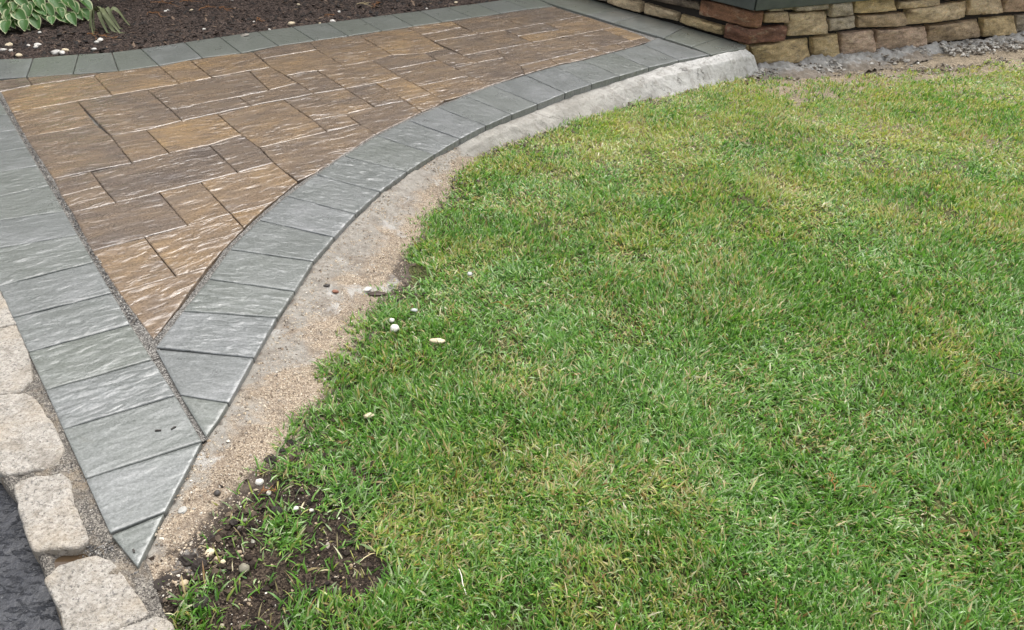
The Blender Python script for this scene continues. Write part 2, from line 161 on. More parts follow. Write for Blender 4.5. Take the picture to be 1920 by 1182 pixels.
def slab(poly, joint, bevel, drop, depth, spacing, relief, jit=.0012, seed=0, round_k=0.0):
    """a stone from a plan polygon: relief top, worn arris, sides. local coords around its centre; returns (V, F, centre)"""
    c = np.mean(np.array(poly), 0)
    outer = offset_poly(np.array(poly) - c, joint)
    if round_k > 0:                                # cut the corners a little
        q = []
        n = len(outer)
        for i in range(n):
            a, b, d = outer[i - 1], outer[i], outer[(i + 1) % n]
            ka = min(round_k, .3 * np.linalg.norm(a - b)); kd = min(round_k, .3 * np.linalg.norm(d - b))
            pa = b + (a - b) / np.linalg.norm(a - b) * ka; pd = b + (d - b) / np.linalg.norm(d - b) * kd
            q += [pa, (pa + pd + 2 * b) / 4, pd]
        outer = np.array(q)
    ring = []
    n = len(outer)
    for i in range(n):
        a, b = outer[i], outer[(i + 1) % n]; L = np.linalg.norm(b - a); k = max(1, int(round(L / (spacing * 1.15))))
        for j in range(k): ring.append(a + (b - a) * j / k)
    R0 = np.array(ring); m = len(R0)
    cc = R0 + c
    nz = np.stack([fbm(cc[:, 0] * 40, cc[:, 1] * 40, seed + 3) - .5, fbm(cc[:, 0] * 40, cc[:, 1] * 40, seed + 5) - .5], 1)
    R0 = R0 + nz * 2 * jit
    nxt = np.roll(R0, -1, 0) - np.roll(R0, 1, 0); nxt /= np.linalg.norm(nxt, axis=1)[:, None] + 1e-9
    nin = np.stack([-nxt[:, 1], nxt[:, 0]], 1)
    R1 = R0 + nin * bevel * .45; R2 = R0 + nin * bevel * 1.3
    lo = R2.min(0); hi = R2.max(0)
    gx, gy = np.meshgrid(np.arange(lo[0], hi[0], spacing), np.arange(lo[1], hi[1], spacing), indexing='ij')
    gx = gx.ravel(); gy = gy.ravel()
    if len(gx):
        gx = gx + (rng.random(len(gx)) - .5) * spacing * .3; gy = gy + (rng.random(len(gy)) - .5) * spacing * .3
        k = inside(gx, gy, R2) & (dist_poly(gx, gy, R2) > spacing * .55)
        G = np.stack([gx[k], gy[k]], 1)
    else: G = np.zeros((0, 2))
    pts = [Vector(p) for p in np.vstack([R2, G])]
    ov, oe, of, *_ = geometry.delaunay_2d_cdt(pts, [], [list(range(m))], 1, 1e-7)
    T = np.array([[v.x, v.y] for v in ov]); tf = np.array([list(f) for f in of if len(f) == 3], int)
    if len(ov) != len(pts): return None
    zt = relief(T[:, 0] + c[0], T[:, 1] + c[1], T)
    nt_ = len(T)
    z2 = zt[:m]
    top = np.column_stack([T, zt])
    r1 = np.column_stack([R1, z2 - drop * .28]); r0 = np.column_stack([R0, z2 - drop]); rb = np.column_stack([R0, np.full(m, -depth)])
    V = np.vstack([top, r1, r0, r0, rb])
    i = np.arange(m); j = (i + 1) % m
    o1, o0, o0b, ob = nt_, nt_ + m, nt_ + 2 * m, nt_ + 3 * m
    Q = np.vstack([np.stack([i, o1 + i, o1 + j, j], 1), np.stack([o1 + i, o0 + i, o0 + j, o1 + j], 1), np.stack([o0b + i, ob + i, ob + j, o0b + j], 1)])
    # orientation of cdt triangles: make them face up
    a, b, d = T[tf[:, 0]], T[tf[:, 1]], T[tf[:, 2]]
    cr = (b[:, 0] - a[:, 0]) * (d[:, 1] - a[:, 1]) - (b[:, 1] - a[:, 1]) * (d[:, 0] - a[:, 0])
    tf[cr < 0] = tf[cr < 0][:, ::-1]
    return V, [tf, Q], c

# ------------------------------------------------------------------ materials
class M:
    def __init__(s, name):
        s.m = bpy.data.materials.new(name); s.m.use_nodes = True; s.t = s.m.node_tree; s.b = s.t.nodes['Principled BSDF']
        s.tc = s.t.nodes.new('ShaderNodeTexCoord')
    def n(s, typ, **kw):
        nd = s.t.nodes.new('ShaderNode' + typ)
        for k, v in kw.items():
            if k in nd.inputs: nd.inputs[k].default_value = v
            else: setattr(nd, k, v)
        return nd
    def l(s, a, b): s.t.links.new(a, b)
    def coord(s, scale=(1, 1, 1), src='Object', rotz=0):
        mp = s.n('Mapping'); mp.inputs['Scale'].default_value = scale; mp.inputs['Rotation'].default_value = (0, 0, rotz)
        s.l(s.tc.outputs[src], mp.inputs['Vector']); return mp.outputs[0]
    def pos(s, scale=(1, 1, 1)):
        g = s.n('NewGeometry'); mp = s.n('Mapping'); mp.inputs['Scale'].default_value = scale
        s.l(g.outputs['Position'], mp.inputs['Vector']); return mp.outputs[0]
    def noise(s, vec, scale, detail=4, rough=.55, dist=0, w=None, out='Fac'):
        nd = s.n('TexNoise'); nd.inputs['Scale'].default_value = scale; nd.inputs['Detail'].default_value = detail
        nd.inputs['Roughness'].default_value = rough; nd.inputs['Distortion'].default_value = dist
        if w is not None: nd.noise_dimensions = '4D'; s.l(w, nd.inputs['W'])
        s.l(vec, nd.inputs['Vector']); return nd.outputs[out]
    def voro(s, vec, scale, feature='F1', out='Distance', rnd=1):
        nd = s.n('TexVoronoi'); nd.feature = feature; nd.inputs['Scale'].default_value = scale; nd.inputs['Randomness'].default_value = rnd
        s.l(vec, nd.inputs['Vector']); return nd.outputs[out]
    def ramp(s, fac, stops):
        nd = s.n('ValToRGB'); e = nd.color_ramp.elements
        while len(e) < len(stops): e.new(.5)
        for k, (p, c) in enumerate(stops):
            e[k].position = p; e[k].color = (*c, 1) if not isinstance(c, (int, float)) else (c, c, c, 1)
        s.l(fac, nd.inputs[0]); return nd.outputs[0]
    def math(s, op, a, b=None, c=None, clamp=False):
        nd = s.n('Math'); nd.operation = op; nd.use_clamp = clamp
        for k, v in enumerate((a, b, c)):
            if v is None: continue
            if isinstance(v, (int, float)): nd.inputs[k].default_value = v
            else: s.l(v, nd.inputs[k])
        return nd.outputs[0]
    def mix(s, fac, a, b, mode='MIX'):
        nd = s.n('Mix'); nd.data_type = 'RGBA'; nd.blend_type = mode
        for i, v in ((0, fac), (6, a), (7, b)):
            if isinstance(v, (int, float)): nd.inputs[i].default_value = v
            elif isinstance(v, tuple): nd.inputs[i].default_value = (*v, 1)
            else: s.l(v, nd.inputs[i])
        return nd.outputs[2]
    def bump(s, h, strength, dist, prev=None):
        nd = s.n('Bump'); nd.inputs['Strength'].default_value = strength; nd.inputs['Distance'].default_value = dist
        s.l(h, nd.inputs['Height'])
        if prev is not None: s.l(prev, nd.inputs['Normal'])
        return nd.outputs[0]
    def set(s, color=None, rough=None, normal=None, spec=None, **kw):
        if 'Coat Weight' in kw: s.l(normal, s.b.inputs['Coat Normal'])
        for k, v in (('Base Color', color), ('Roughness', rough), ('Normal', normal), ('Specular IOR Level', spec)):
            if v is None: continue
            if isinstance(v, (int, float)): s.b.inputs[k].default_value = v
            elif isinstance(v, tuple): s.b.inputs[k].default_value = (*v, 1)
            else: s.l(v, s.b.inputs[k])
        for k, v in kw.items(): s.b.inputs[k].default_value = v
        return s.m

def mat_brown():
    m = M('wet brown paver'); oi = m.n('ObjectInfo'); W = m.math('MULTIPLY', oi.outputs['Random'], 37.0)
    sep = m.n('SeparateColor'); m.l(oi.outputs['Color'], sep.inputs[0]); tone = sep.outputs[0]
    big = m.noise(m.coord((2.2, 3.2, 1)), 1.6, 5, .6, .6, W)
    f = m.math('ADD', m.math('MULTIPLY', tone, .62), m.math('MULTIPLY_ADD', big, 1.25, -.52), clamp=True)
    col = m.ramp(f, [(0, (.116, .095, .082)), (.3, (.172, .131, .096)), (.55, (.224, .160, .102)), (.8, (.295, .200, .107)), (1, (.36, .230, .105))])
    streak = m.noise(m.coord((1.2, 3.4, 1)), 5, 5, .65, .5, W)
    col = m.mix(m.ramp(streak, [(.38, 0), (.72, .55)]), col, (.115, .092, .080))
    fine = m.noise(m.coord(), 110, 4, .8)
    col = m.mix(.7, col, m.ramp(fine, [(.3, .18), (.5, .52), (.72, .95)]), 'OVERLAY')
    spk = m.noise(m.coord(), 60, 2, .5, 0, W)
    col = m.mix(m.ramp(spk, [(.70, 0), (.76, .7)]), col, (.05, .042, .036))
    rip = m.noise(m.coord((1, 2.3, 1)), 9, 2.5, .45, .9, W)
    rip = m.ramp(rip, [(.30, 0), (.46, .50), (.50, .53), (.54, .72), (.70, 1)])
    msk = m.ramp(m.noise(m.coord(), 3.2, 3, .55, .3, W), [(.38, .40), (.62, 1.0)])
    rip = m.math('MULTIPLY', rip, msk)
    b = m.bump(rip, .8, .0095)
    b = m.bump(fine, .30, .0010, b)
    rg = m.math('ADD', m.ramp(m.noise(m.coord((1, 2, 1)), 6, 4, .6, 0, W), [(.3, .14), (.7, .30)]), m.math('MULTIPLY', fine, .08))
    return m.set(col, rg, b, .6, **{'Coat Weight': .6, 'Coat Roughness': .14, 'Coat IOR': 1.4})

def mat_grey(m_amp=.0044):
    m = M('wet bluestone grey paver'); oi = m.n('ObjectInfo'); W = m.math('MULTIPLY', oi.outputs['Random'], 53.0)
    sep = m.n('SeparateColor'); m.l(oi.outputs['Color'], sep.inputs[0])
    big = m.noise(m.coord(), 5, 5, .6, .3, W)
    col = m.ramp(big, [(.25, (.118, .126, .121)), (.5, (.166, .174, .171)), (.75, (.218, .223, .225))])
    col = m.mix(m.math('MULTIPLY', sep.outputs[0], .7), col, (.135, .148, .120))
    fine = m.noise(m.coord(), 130, 4, .8)
    col = m.mix(.6, col, m.ramp(fine, [(.3, .2), (.5, .52), (.72, .95)]), 'OVERLAY')
    spk = m.voro(m.coord(), 120)
    col = m.mix(m.ramp(spk, [(.08, .5), (.16, 0)]), col, (.42, .43, .42))
    dirt = m.noise(m.coord(), 11, 5, .7, .4, W)
    col = m.mix(m.ramp(dirt, [(.62, 0), (.78, .45)]), col, (.085, .085, .062))
    rip = m.noise(m.coord((1, 2.1, 1)), 18, 1.5, .4, .5, W)
    b = m.bump(m.math('MULTIPLY', m.ramp(rip, [(.3, 0), (.7, 1)]), sep.outputs[1]), 1.0, m_amp)
    b = m.bump(fine, .40, .0012, b)
    rg = m.math('ADD', m.ramp(m.noise(m.coord(), 7, 4, .6, 0, W), [(.3, .20), (.7, .34)]), m.math('MULTIPLY', fine, .10))
    return m.set(col, rg, b, .6, **{'Coat Weight': .5, 'Coat Roughness': .20, 'Coat IOR': 1.4})

def mat_granular(name, c0, c1, c2, scale=260, rough=.75, bump=.7, patch=None, spec=.35):
    m = M(name); p = m.pos()
    v = m.voro(p, scale, out='Color'); sp = m.n('SeparateColor'); m.l(v, sp.inputs[0])
    col = m.ramp(sp.outputs[0], [(.05, c0), (.45, c1), (.92, c2)])
    big = m.noise(p, 9, 6, .65)
    col = m.mix(.75, col, m.ramp(big, [(.3, .36), (.5, .52), (.72, .70)]), 'OVERLAY')
    if patch:
        for (sc, lo, hi, pc, amt) in patch:
            col = m.mix(m.ramp(m.noise(p, sc, 5, .65, .3), [(lo, 0), (hi, amt)]), col, pc)
    d = m.voro(p, scale)
    b = m.bump(d, bump, .004); b = m.bump(m.noise(p, 45, 5, .65), .6, .012, b)
    return m.set(col, rough, b, spec)

def mat_soil():
    m = M('topsoil and thatch'); p = m.pos()
    v = m.voro(p, 210, out='Color'); sp = m.n('SeparateColor'); m.l(v, sp.inputs[0])
    dark = m.ramp(sp.outputs[0], [(.05, (.014, .010, .008)), (.5, (.042, .030, .022)), (.95, (.12, .09, .065))])
    tch = m.ramp(sp.outputs[1], [(.05, (.035, .038, .014)), (.5, (.075, .085, .030)), (.95, (.17, .16, .07))])
    pale = m.ramp(sp.outputs[2], [(.05, (.17, .135, .09)), (.5, (.28, .225, .155)), (.95, (.40, .34, .25))])
    at = m.n('Attribute', attribute_name='zone'); ac = m.n('SeparateColor'); m.l(at.outputs['Color'], ac.inputs[0])
    col = m.mix(ac.outputs[0], dark, m.mix(ac.outputs[1], tch, pale))
    col = m.mix(.8, col, m.ramp(m.noise(p, 16, 6, .7), [(.3, .28), (.5, .5), (.7, .72)]), 'OVERLAY')
    b = m.bump(m.voro(p, 210), .8, .004); b = m.bump(m.noise(p, 45, 6, .7), .9, .018, b)
    return m.set(col, .9, b, .2)

def mat_sand():
    m = M('tan sand and cement'); p = m.pos()
    v = m.voro(p, 330, out='Color'); sp = m.n('SeparateColor'); m.l(v, sp.inputs[0])
    sand = m.ramp(sp.outputs[0], [(.04, (.085, .066, .048)), (.2, (.21, .160, .113)), (.6, (.31, .245, .176)), (.95, (.47, .40, .31))])
    cem = m.ramp(m.noise(p, 60, 5, .7), [(.3, (.20, .182, .155)), (.7, (.34, .318, .28))])
    at = m.n('Attribute', attribute_name='zone'); ac = m.n('SeparateColor'); m.l(at.outputs['Color'], ac.inputs[0])
    f = m.math('ADD', ac.outputs[0], m.math('MULTIPLY_ADD', m.noise(p, 7, 5, .65, .5), 1.5, -.75), clamp=True)
    col = m.mix(m.ramp(f, [(.38, 0), (.62, 1)]), cem, sand)
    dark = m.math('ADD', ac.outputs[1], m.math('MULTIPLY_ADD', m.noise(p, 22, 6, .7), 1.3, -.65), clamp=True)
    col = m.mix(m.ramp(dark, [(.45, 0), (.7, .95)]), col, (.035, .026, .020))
    col = m.mix(m.ramp(m.noise(p, 11, 7, .75, .5), [(.48, 0), (.66, .75)]), col, (.15, .118, .09))
    col = m.mix(m.ramp(m.noise(p, 5.5, 5, .65, .8), [(.58, 0), (.66, .7)]), col, (.42, .41, .385))
    b = m.bump(m.voro(p, 330), .55, .003); b = m.bump(m.noise(p, 40, 6, .65), .6, .010, b)
    return m.set(col, .8, b, .3)

def mat_concrete(k=1.0):
    m = M('cement haunch'); p = m.pos()
    a = m.noise(p, 4.5, 6, .62, .3)
    col = m.ramp(a, [(.28, (.34 * k, .33 * k, .305 * k)), (.5, (.54 * k, .53 * k, .505 * k)), (.72, (.68 * k, .67 * k, .645 * k))])
    at = m.n('Attribute', attribute_name='zone'); ac = m.n('SeparateColor'); m.l(at.outputs['Color'], ac.inputs[0])
    col = m.mix(m.math('SUBTRACT', 1, ac.outputs[0]), col, m.mix(1.0, col, (.62, .60, .56), 'MULTIPLY'))
    col = m.mix(m.ramp(m.noise(p, 14, 7, .78, .6), [(.48, 0), (.66, .8)]), col, (.20, .185, .155))
    d = m.math('ADD', ac.outputs[1], m.math('MULTIPLY_ADD', m.noise(p, 25, 6, .7), 1.3, -.65), clamp=True)
    col = m.mix(m.ramp(d, [(.42, 0), (.75, .9)]), col, (.19, .155, .115))
    wp = m.n('VectorMath'); wp.operation = 'MULTIPLY_ADD'; m.l(m.noise(p, 5, 4, .6, 0, None, 'Color'), wp.inputs[0]); wp.inputs[1].default_value = (.35, .35, .35); m.l(p, wp.inputs[2])
    cr = m.voro(wp.outputs[0], 3.4, 'DISTANCE_TO_EDGE')
    crk = m.ramp(m.math('ADD', cr, m.math('MULTIPLY_ADD', m.noise(p, 18, 5, .7), .05, -.025)), [(.0, 1.0), (.010, 0)])
    crk = m.math('MULTIPLY', crk, m.ramp(m.noise(p, 3.1, 2, .5), [(.50, 0), (.60, 1)]))
    col = m.mix(m.math('MULTIPLY', crk, .8), col, (.09, .085, .075))
    b = m.bump(m.noise(p, 22, 8, .75, .4), .9, .016); b = m.bump(m.math('MULTIPLY', crk, -1), .7, .008, b)
    return m.set(col, .7, b, .3)

def mat_asphalt():
    m = M('wet asphalt'); p = m.pos()
    v = m.voro(p, 130); n1 = m.noise(p, 55, 6, .7); big = m.noise(p, 5, 4, .6)
    col = m.ramp(n1, [(.3, (.010, .011, .014)), (.7, (.030, .032, .040))])
    h = m.math('ADD', m.math('MULTIPLY', n1, .8), m.math('MULTIPLY', m.ramp(m.noise(m.pos((1, 1.9, 1)), 30, 4, .6, .9), [(.34, 0), (.46, 1)]), 3.0))
    b = m.bump(h, .55, .0035)
    return m.set(col, m.ramp(big, [(.35, .14), (.7, .30)]), b, .7)

def mat_granite():
    m = M('pale rough granite'); oi = m.n('ObjectInfo'); W = m.math('MULTIPLY', oi.outputs['Random'], 29.0)
    n1 = m.noise(m.coord(), 75, 5, .75, .3, W); v = m.voro(m.coord(), 150, out='Color'); sp = m.n('SeparateColor'); m.l(v, sp.inputs[0])
    col = m.ramp(n1, [(.3, (.19, .172, .145)), (.44, (.36, .33, .285)), (.58, (.49, .455, .405)), (.78, (.62, .59, .545))])
    col = m.mix(m.ramp(m.noise(m.coord(), 120, 3, .7), [(.55, 0), (.63, .8)]), col, (.11, .105, .10))
    st = m.noise(m.coord(), 5, 5, .65, .4, W)
    col = m.mix(m.ramp(st, [(.47, 0), (.70, .55)]), col, (.40, .31, .20))
    col = m.mix(m.ramp(m.noise(m.coord(), 8, 6, .7, .6, W), [(.52, 0), (.70, .7)]), col, (.17, .145, .11))
    b = m.bump(m.noise(m.coord((1, 1.6, 1)), 42, 6, .7, .3, W), 1.0, .014)
    b = m.bump(sp.outputs[0], .25, .0015, b)
    return m.set(col, .55, b, .45)

def mat_stone():
    m = M('ledge stone'); oi = m.n('ObjectInfo'); W = m.math('MULTIPLY', oi.outputs['Random'], 61.0)
    big = m.noise(m.coord((3, 3, 7)), 3.0, 6, .65, .5, W)
    f = m.ramp(big, [(.32, .38), (.46, .85), (.56, 1.05), (.68, 1.5)])
    col = m.mix(1.0, oi.outputs['Color'], f, 'MULTIPLY')
    st = m.noise(m.coord((4, 4, 9)), 2.3, 5, .6, .7, W)
    col = m.mix(m.ramp(st, [(.55, 0), (.75, .6)]), col, (.62, .52, .36))
    col = m.mix(m.ramp(m.noise(m.coord((1, 1, 2)), 9, 6, .7, .6, W), [(.6, 0), (.78, .7)]), col, (.075, .062, .05))
    fine = m.noise(m.coord((1, 1, 2.2)), 90, 4, .7)
    col = m.mix(.8, col, m.ramp(fine, [(.3, .2), (.72, .85)]), 'OVERLAY')
    b = m.bump(m.noise(m.coord((1, 1, 2.4)), 20, 7, .72, .3, W), 1.0, .030); b = m.bump(fine, .4, .002, b)
    return m.set(col, .62, b, .4)

def mat_capstone():
    m = M('dark bluestone cap'); p = m.pos()
    col = m.ramp(m.noise(p, 7, 6, .65), [(.3, (.045, .055, .05)), (.7, (.085, .098, .092))])
    col = m.mix(m.ramp(m.noise(p, 70, 3, .6), [(.68, 0), (.78, .6)]), col, (.25, .26, .25))
    b = m.bump(m.noise(p, 40, 6, .7), .5, .006)
    return m.set(col, .42, b, .5)

def mat_blade():
    m = M('grass blades'); at = m.n('Attribute', attribute_name='col')
    m.set(at.outputs['Color'], .34, None, .6)
    tr = m.n('BsdfTranslucent'); mx = m.n('MixShader'); mx.inputs[0].default_value = .35
    tc = m.mix(1.0, at.outputs['Color'], (1.25, 1.3, .7), 'MULTIPLY'); m.l(tc, tr.inputs['Color'])
    m.l(m.b.outputs[0], mx.inputs[1]); m.l(tr.outputs[0], mx.inputs[2])
    m.l(mx.outputs[0], m.t.nodes['Material Output'].inputs['Surface']); return m.m

def mat_attr(name, rough=.7, spec=.35, bump=0):
    m = M(name); at = m.n('Attribute', attribute_name='col'); p = m.pos()
    fine = m.noise(p, 160, 4, .7)
    col = m.mix(.4, at.outputs['Color'], m.ramp(fine, [(.25, .3), (.75, .75)]), 'OVERLAY')
    return m.set(col, rough, m.bump(fine, .5, .002), spec)

def mat_plain(name, c, rough=.6, var=.35, scale=40, spec=.4):
    m = M(name); f = m.noise(m.coord(), scale, 5, .65)
    col = m.mix(var, c, m.ramp(f, [(.25, .2), (.75, .8)]), 'OVERLAY')
    return m.set(col, rough, m.bump(f, .4, .004), spec)

def mat_leaf(name, c, c2):
    m = M(name); f = m.noise(m.coord(), 25, 4, .6)
    col = m.ramp(f, [(.3, c), (.7, c2)])
    m.set(col, .35, m.bump(m.noise(m.coord((14, 1, 1)), 8, 2, .5), .25, .004), .5)
    tr = m.n('BsdfTranslucent'); mx = m.n('MixShader'); mx.inputs[0].default_value = .25; m.l(col, tr.inputs['Color'])
    m.l(m.b.outputs[0], mx.inputs[1]); m.l(tr.outputs[0], mx.inputs[2]); m.l(mx.outputs[0], m.t.nodes['Material Output'].inputs['Surface'])
    return m.m

BROWN, GREY = mat_brown(), mat_grey()
SAND, CONC, ASPH, GRAN, STONE, CAPM, BLADE = mat_sand(), mat_concrete(), mat_asphalt(), mat_granite(), mat_stone(), mat_capstone(), mat_blade()
JOINT = mat_granular('dark joint sand', (.04, .037, .034), (.12, .112, .10), (.32, .305, .28), 300, .6, .8)
SOIL = mat_soil()
BED = mat_granular('cement and grit bed', (.045, .04, .036), (.125, .112, .095), (.30, .275, .235), 280, .5, .8,
                   patch=[(14, .5, .7, (.07, .062, .055), .7), (7, .5, .66, (.27, .215, .15), .75)])
MULCHM = mat_granular('dark bark mulch', (.012, .010, .009), (.038, .028, .024), (.12, .09, .075), 130, .85, 1.0,
                      patch=[(5, .54, .74, (.055, .040, .032), .6)], spec=.15)
GROUNDM = mat_granular('far ground', (.03, .04, .015), (.06, .085, .03), (.1, .12, .05), 60, .9, .5)
GRAIN = mat_attr('loose grains'); CLOD = mat_attr('soil clods', .85, .25); CHIP = mat_attr('bark chips', .7, .35)

# ------------------------------------------------------------------ setting: ground sheets
U = np.array([math.cos(TH), math.sin(TH)]); Vv = np.array([-math.sin(TH), math.cos(TH)])
n = 41
gx = np.linspace(-60, 60, n); X, Y = np.meshgrid(gx, gx, indexing='ij')
obj('ground', mesh_np('ground', np.column_stack([X.ravel(), Y.ravel(), np.full(n * n, -.42)]), [grid_faces(n, n)], GROUNDM), kind='structure')

# lawn soil
KERB_LINE = [(-.60, .75), (-.70, 1.0), (-.80, 1.10), (-.868, 1.177)] + EDGE[1:]
xs = np.concatenate([np.arange(-1.05, 2.4, .018), np.arange(2.4, 5.2, .035), np.arange(5.2, 9, .4)])
ys = np.concatenate([np.arange(-1.5, .9, .3), np.arange(.9, 3.4, .018), np.arange(3.4, 7.4, .03)])
X, Y = np.meshgrid(xs, ys, indexing='ij')
Z = lawn_z(Y) + (fbm(X * 9, Y * 9, 11, 4) - .5) * .022 + (fbm(X * 40, Y * 40, 12, 3) - .5) * .010
kx = np.interp(Y, [p[1] for p in KERB_LINE], [p[0] for p in KERB_LINE])
Z -= np.clip((kx + .03 - X) / .05, 0, 1) * .14                   # passes under kerb and paving
wy = 5.9097 + (X - 1.68) * .4584
Z = np.where((X > 1.6) & (Y > wy), -.36, Z)
th_ = np.clip(dist_poly(X.ravel(), Y.ravel(), BARE_SOIL) * np.where(inside(X.ravel(), Y.ravel(), BARE_SOIL), -1, 1) / .12 + .1, 0, 1)
fr_ = np.clip((Y.ravel() - 3.2) / 2.2, 0, 1)
lawn = obj('lawn_soil', mesh_np('lawn_soil', np.column_stack([X.ravel(), Y.ravel(), Z.ravel()]), [grid_faces(len(xs), len(ys))], SOIL, cols={'zone': np.stack([th_, fr_, 0 * fr_], 1)}), kind='structure')

# walkway bed (joint sand) with every paver as a child
BACK_OUT = [p[0] for p in BACK_BORDER] + [BACK_BORDER[-1][1]]
left_out = [p[1] for p in LEFT_BORDER][::-1]
bed_poly = [LEFT_BORDER[0][1]] + EDGE[1:] + [(1.66, 5.90), (.60, 7.27), (.12, 7.40)] + BACK_OUT[::-1] + [(-3.75, 5.02), (-3.75, 4.75)] + [tuple(p) for p in left_out][:-1]
bed = offset_poly(np.array(bed_poly), .006)
bm = bmesh.new(); vs = [bm.verts.new((x, y, -.016)) for x, y in bed]; f = bm.faces.new(vs)
if f.normal.z < 0: bmesh.ops.reverse_faces(bm, faces=[f])
bmesh.ops.triangulate(bm, faces=bm.faces[:])
me = bpy.data.meshes.new('walkway'); bm.to_mesh(me); bm.free(); me.materials.append(JOINT)
walk = obj('walkway', me, kind='structure', label='wet brown and grey paved walkway curving between mulch bed and lawn')

def field_relief(sd):
    a = rng.random() * 50
    tilt = (rng.random(2) - .5) * .006
    def f(x, y, T):
        u = x * U[0] + y * U[1] + a; v = x * Vv[0] + y * Vv[1] + a * .37
        wv = v + .03 * (fbm(u * 5, v * 5, sd + 9, 2) - .5)
        r = np.abs(fbm(u * 4.5, wv * 17, sd, 3) - .5) * 2
        st = vnoise(u * 2.2, wv * 8, sd + 4); st = np.clip((st - .45) * 8, 0, 1)
        return -.0042 * (1 - r) + st * .0022 + (fbm(u * 13, wv * 27, sd + 2, 2) - .5) * .0030 + T[:, 0] * tilt[0] + T[:, 1] * tilt[1] + .002
    return f

def border_relief(sd, ax, amp):
    a = rng.random() * 50; bx = np.array([-ax[1], ax[0]]); tilt = (rng.random(2) - .5) * .007
    def f(x, y, T):
        u = x * ax[0] + y * ax[1] + a; v = x * bx[0] + y * bx[1] + a * .41
        wv = v + .02 * (fbm(u * 8, v * 8, sd + 9, 2) - .5) * 2
        r = fbm(u * 13, wv * 40, sd, 2, .4); r2 = fbm(u * 5, wv * 9, sd + 3, 2)
        return amp * ((r - .5) * .0060 + (r2 - .5) * .003) + T[:, 0] * tilt[0] + T[:, 1] * tilt[1] + .0015
    return f

def place(name, parent, res, mat, color, rotz=0):
    V, F, c = res
    if rotz:
        cs, sn = math.cos(-rotz), math.sin(-rotz); x, y = V[:, 0].copy(), V[:, 1].copy()
        V[:, 0] = cs * x - sn * y; V[:, 1] = sn * x + cs * y
    o = obj(name, mesh_np(name, V, F, mat), parent, (c[0], c[1], 0), (0, 0, rotz))
    o.color = (*color, 1); return o

def spc(poly, k=.0022, lo=.005):
    c = np.mean(np.array(poly), 0); return max(lo, min(.02, k * math.hypot(np.linalg.norm(c), CAM_H)))

def safe_slab(poly, joint, bevel, drop, depth, sp, rel, jit, seed, rk=0):
    for k in range(9):
        r = slab(poly, joint, bevel * .7 ** k, drop, depth, sp * (1 + .17 * k), rel, jit * .7 ** k, seed + 31 * k, rk)
        if r is not None: return r
    raise RuntimeError('slab failed')

for i, (tone, P) in enumerate(FIELD):
    r = safe_slab(P, .0018, .0050, .0032, .055, spc(P), field_relief(100 + i), .0012, i)
    place('paver', walk, r, BROWN, (tone, 0, 0), TH + float(rng.normal(0, .13)))

def border(polys, amp, greens, joint=.0024, ax_from=(0, 1)):
    for i, P in enumerate(polys):
        A = np.array(P); e = A[ax_from[1]] - A[ax_from[0]]; e = e / np.linalg.norm(e)
        rp = (.30 if (amp > 1 and i < 3) or (amp == .9 and i < 2) else .55 + .6 * rng.random()) * (.6 if amp < .5 else 1)
        r = safe_slab(P, joint, .0055, .0036, .06, spc(P), border_relief(300 + i * 7 + int(amp * 50), e, amp * rp), .0013, i + 50, .004)
        place('border_paver', walk, r, GREY, (float(np.clip(greens + (rng.random() - .5) * .8, 0, 1)), rp, 0), math.atan2(e[1], e[0]))
border(CURVE_BORDER, .9, .25)
border(WALL_BORDER, .4, .7)
border(LEFT_BORDER, 1.15, .35, .0026, (0, -1))
border(BACK_BORDER, .4, .75, .0025, (0, 3))

# flush joint sand along the two cut edges of the brown field
def ribbon(P, w_, z, seed):
    A = resample(P, step=.012); T_ = np.gradient(A, axis=0); T_ /= np.linalg.norm(T_, axis=1)[:, None]; Nn = np.stack([-T_[:, 1], T_[:, 0]], 1)
    s = np.linspace(-w_, w_, 7)[None, :]
    X = A[:, :1] + Nn[:, :1] * s; Y = A[:, 1:] + Nn[:, 1:] * s; Z = z + (fbm(X * 60, Y * 60, seed, 3) - .5) * .006
    me = mesh_np('joint_sand', np.column_stack([X.ravel(), Y.ravel(), Z.ravel()]), [grid_faces(len(A), 7)[:, ::-1]], JOINT)
    obj('joint_sand', me, walk)
ribbon([np.array(p[3]) + np.array([.010, .008]) for p in LEFT_BORDER[3:]], .022, -.0045, 141)
ribbon([(-1.175, 2.06), (-1.158, 2.26), (-1.135, 2.47), (-1.135, 2.70), (-1.09, 2.955), (-1.035, 3.195), (-.955, 3.435), (-.87, 3.66), (-.75, 3.935), (-.62, 4.185), (-.47, 4.41), (-.17, 4.83), (.03, 5.03), (.225, 5.20), (.45, 5.40), (.66, 5.63), (.9, 5.81)], .016, -.0045, 142)
ribbon([(-1.175, 2.045), (-1.155, 2.015), (-1.085, 1.915), (-1.005, 1.808), (-.93, 1.71), (-.862, 1.622)], .016, -.0055, 143)

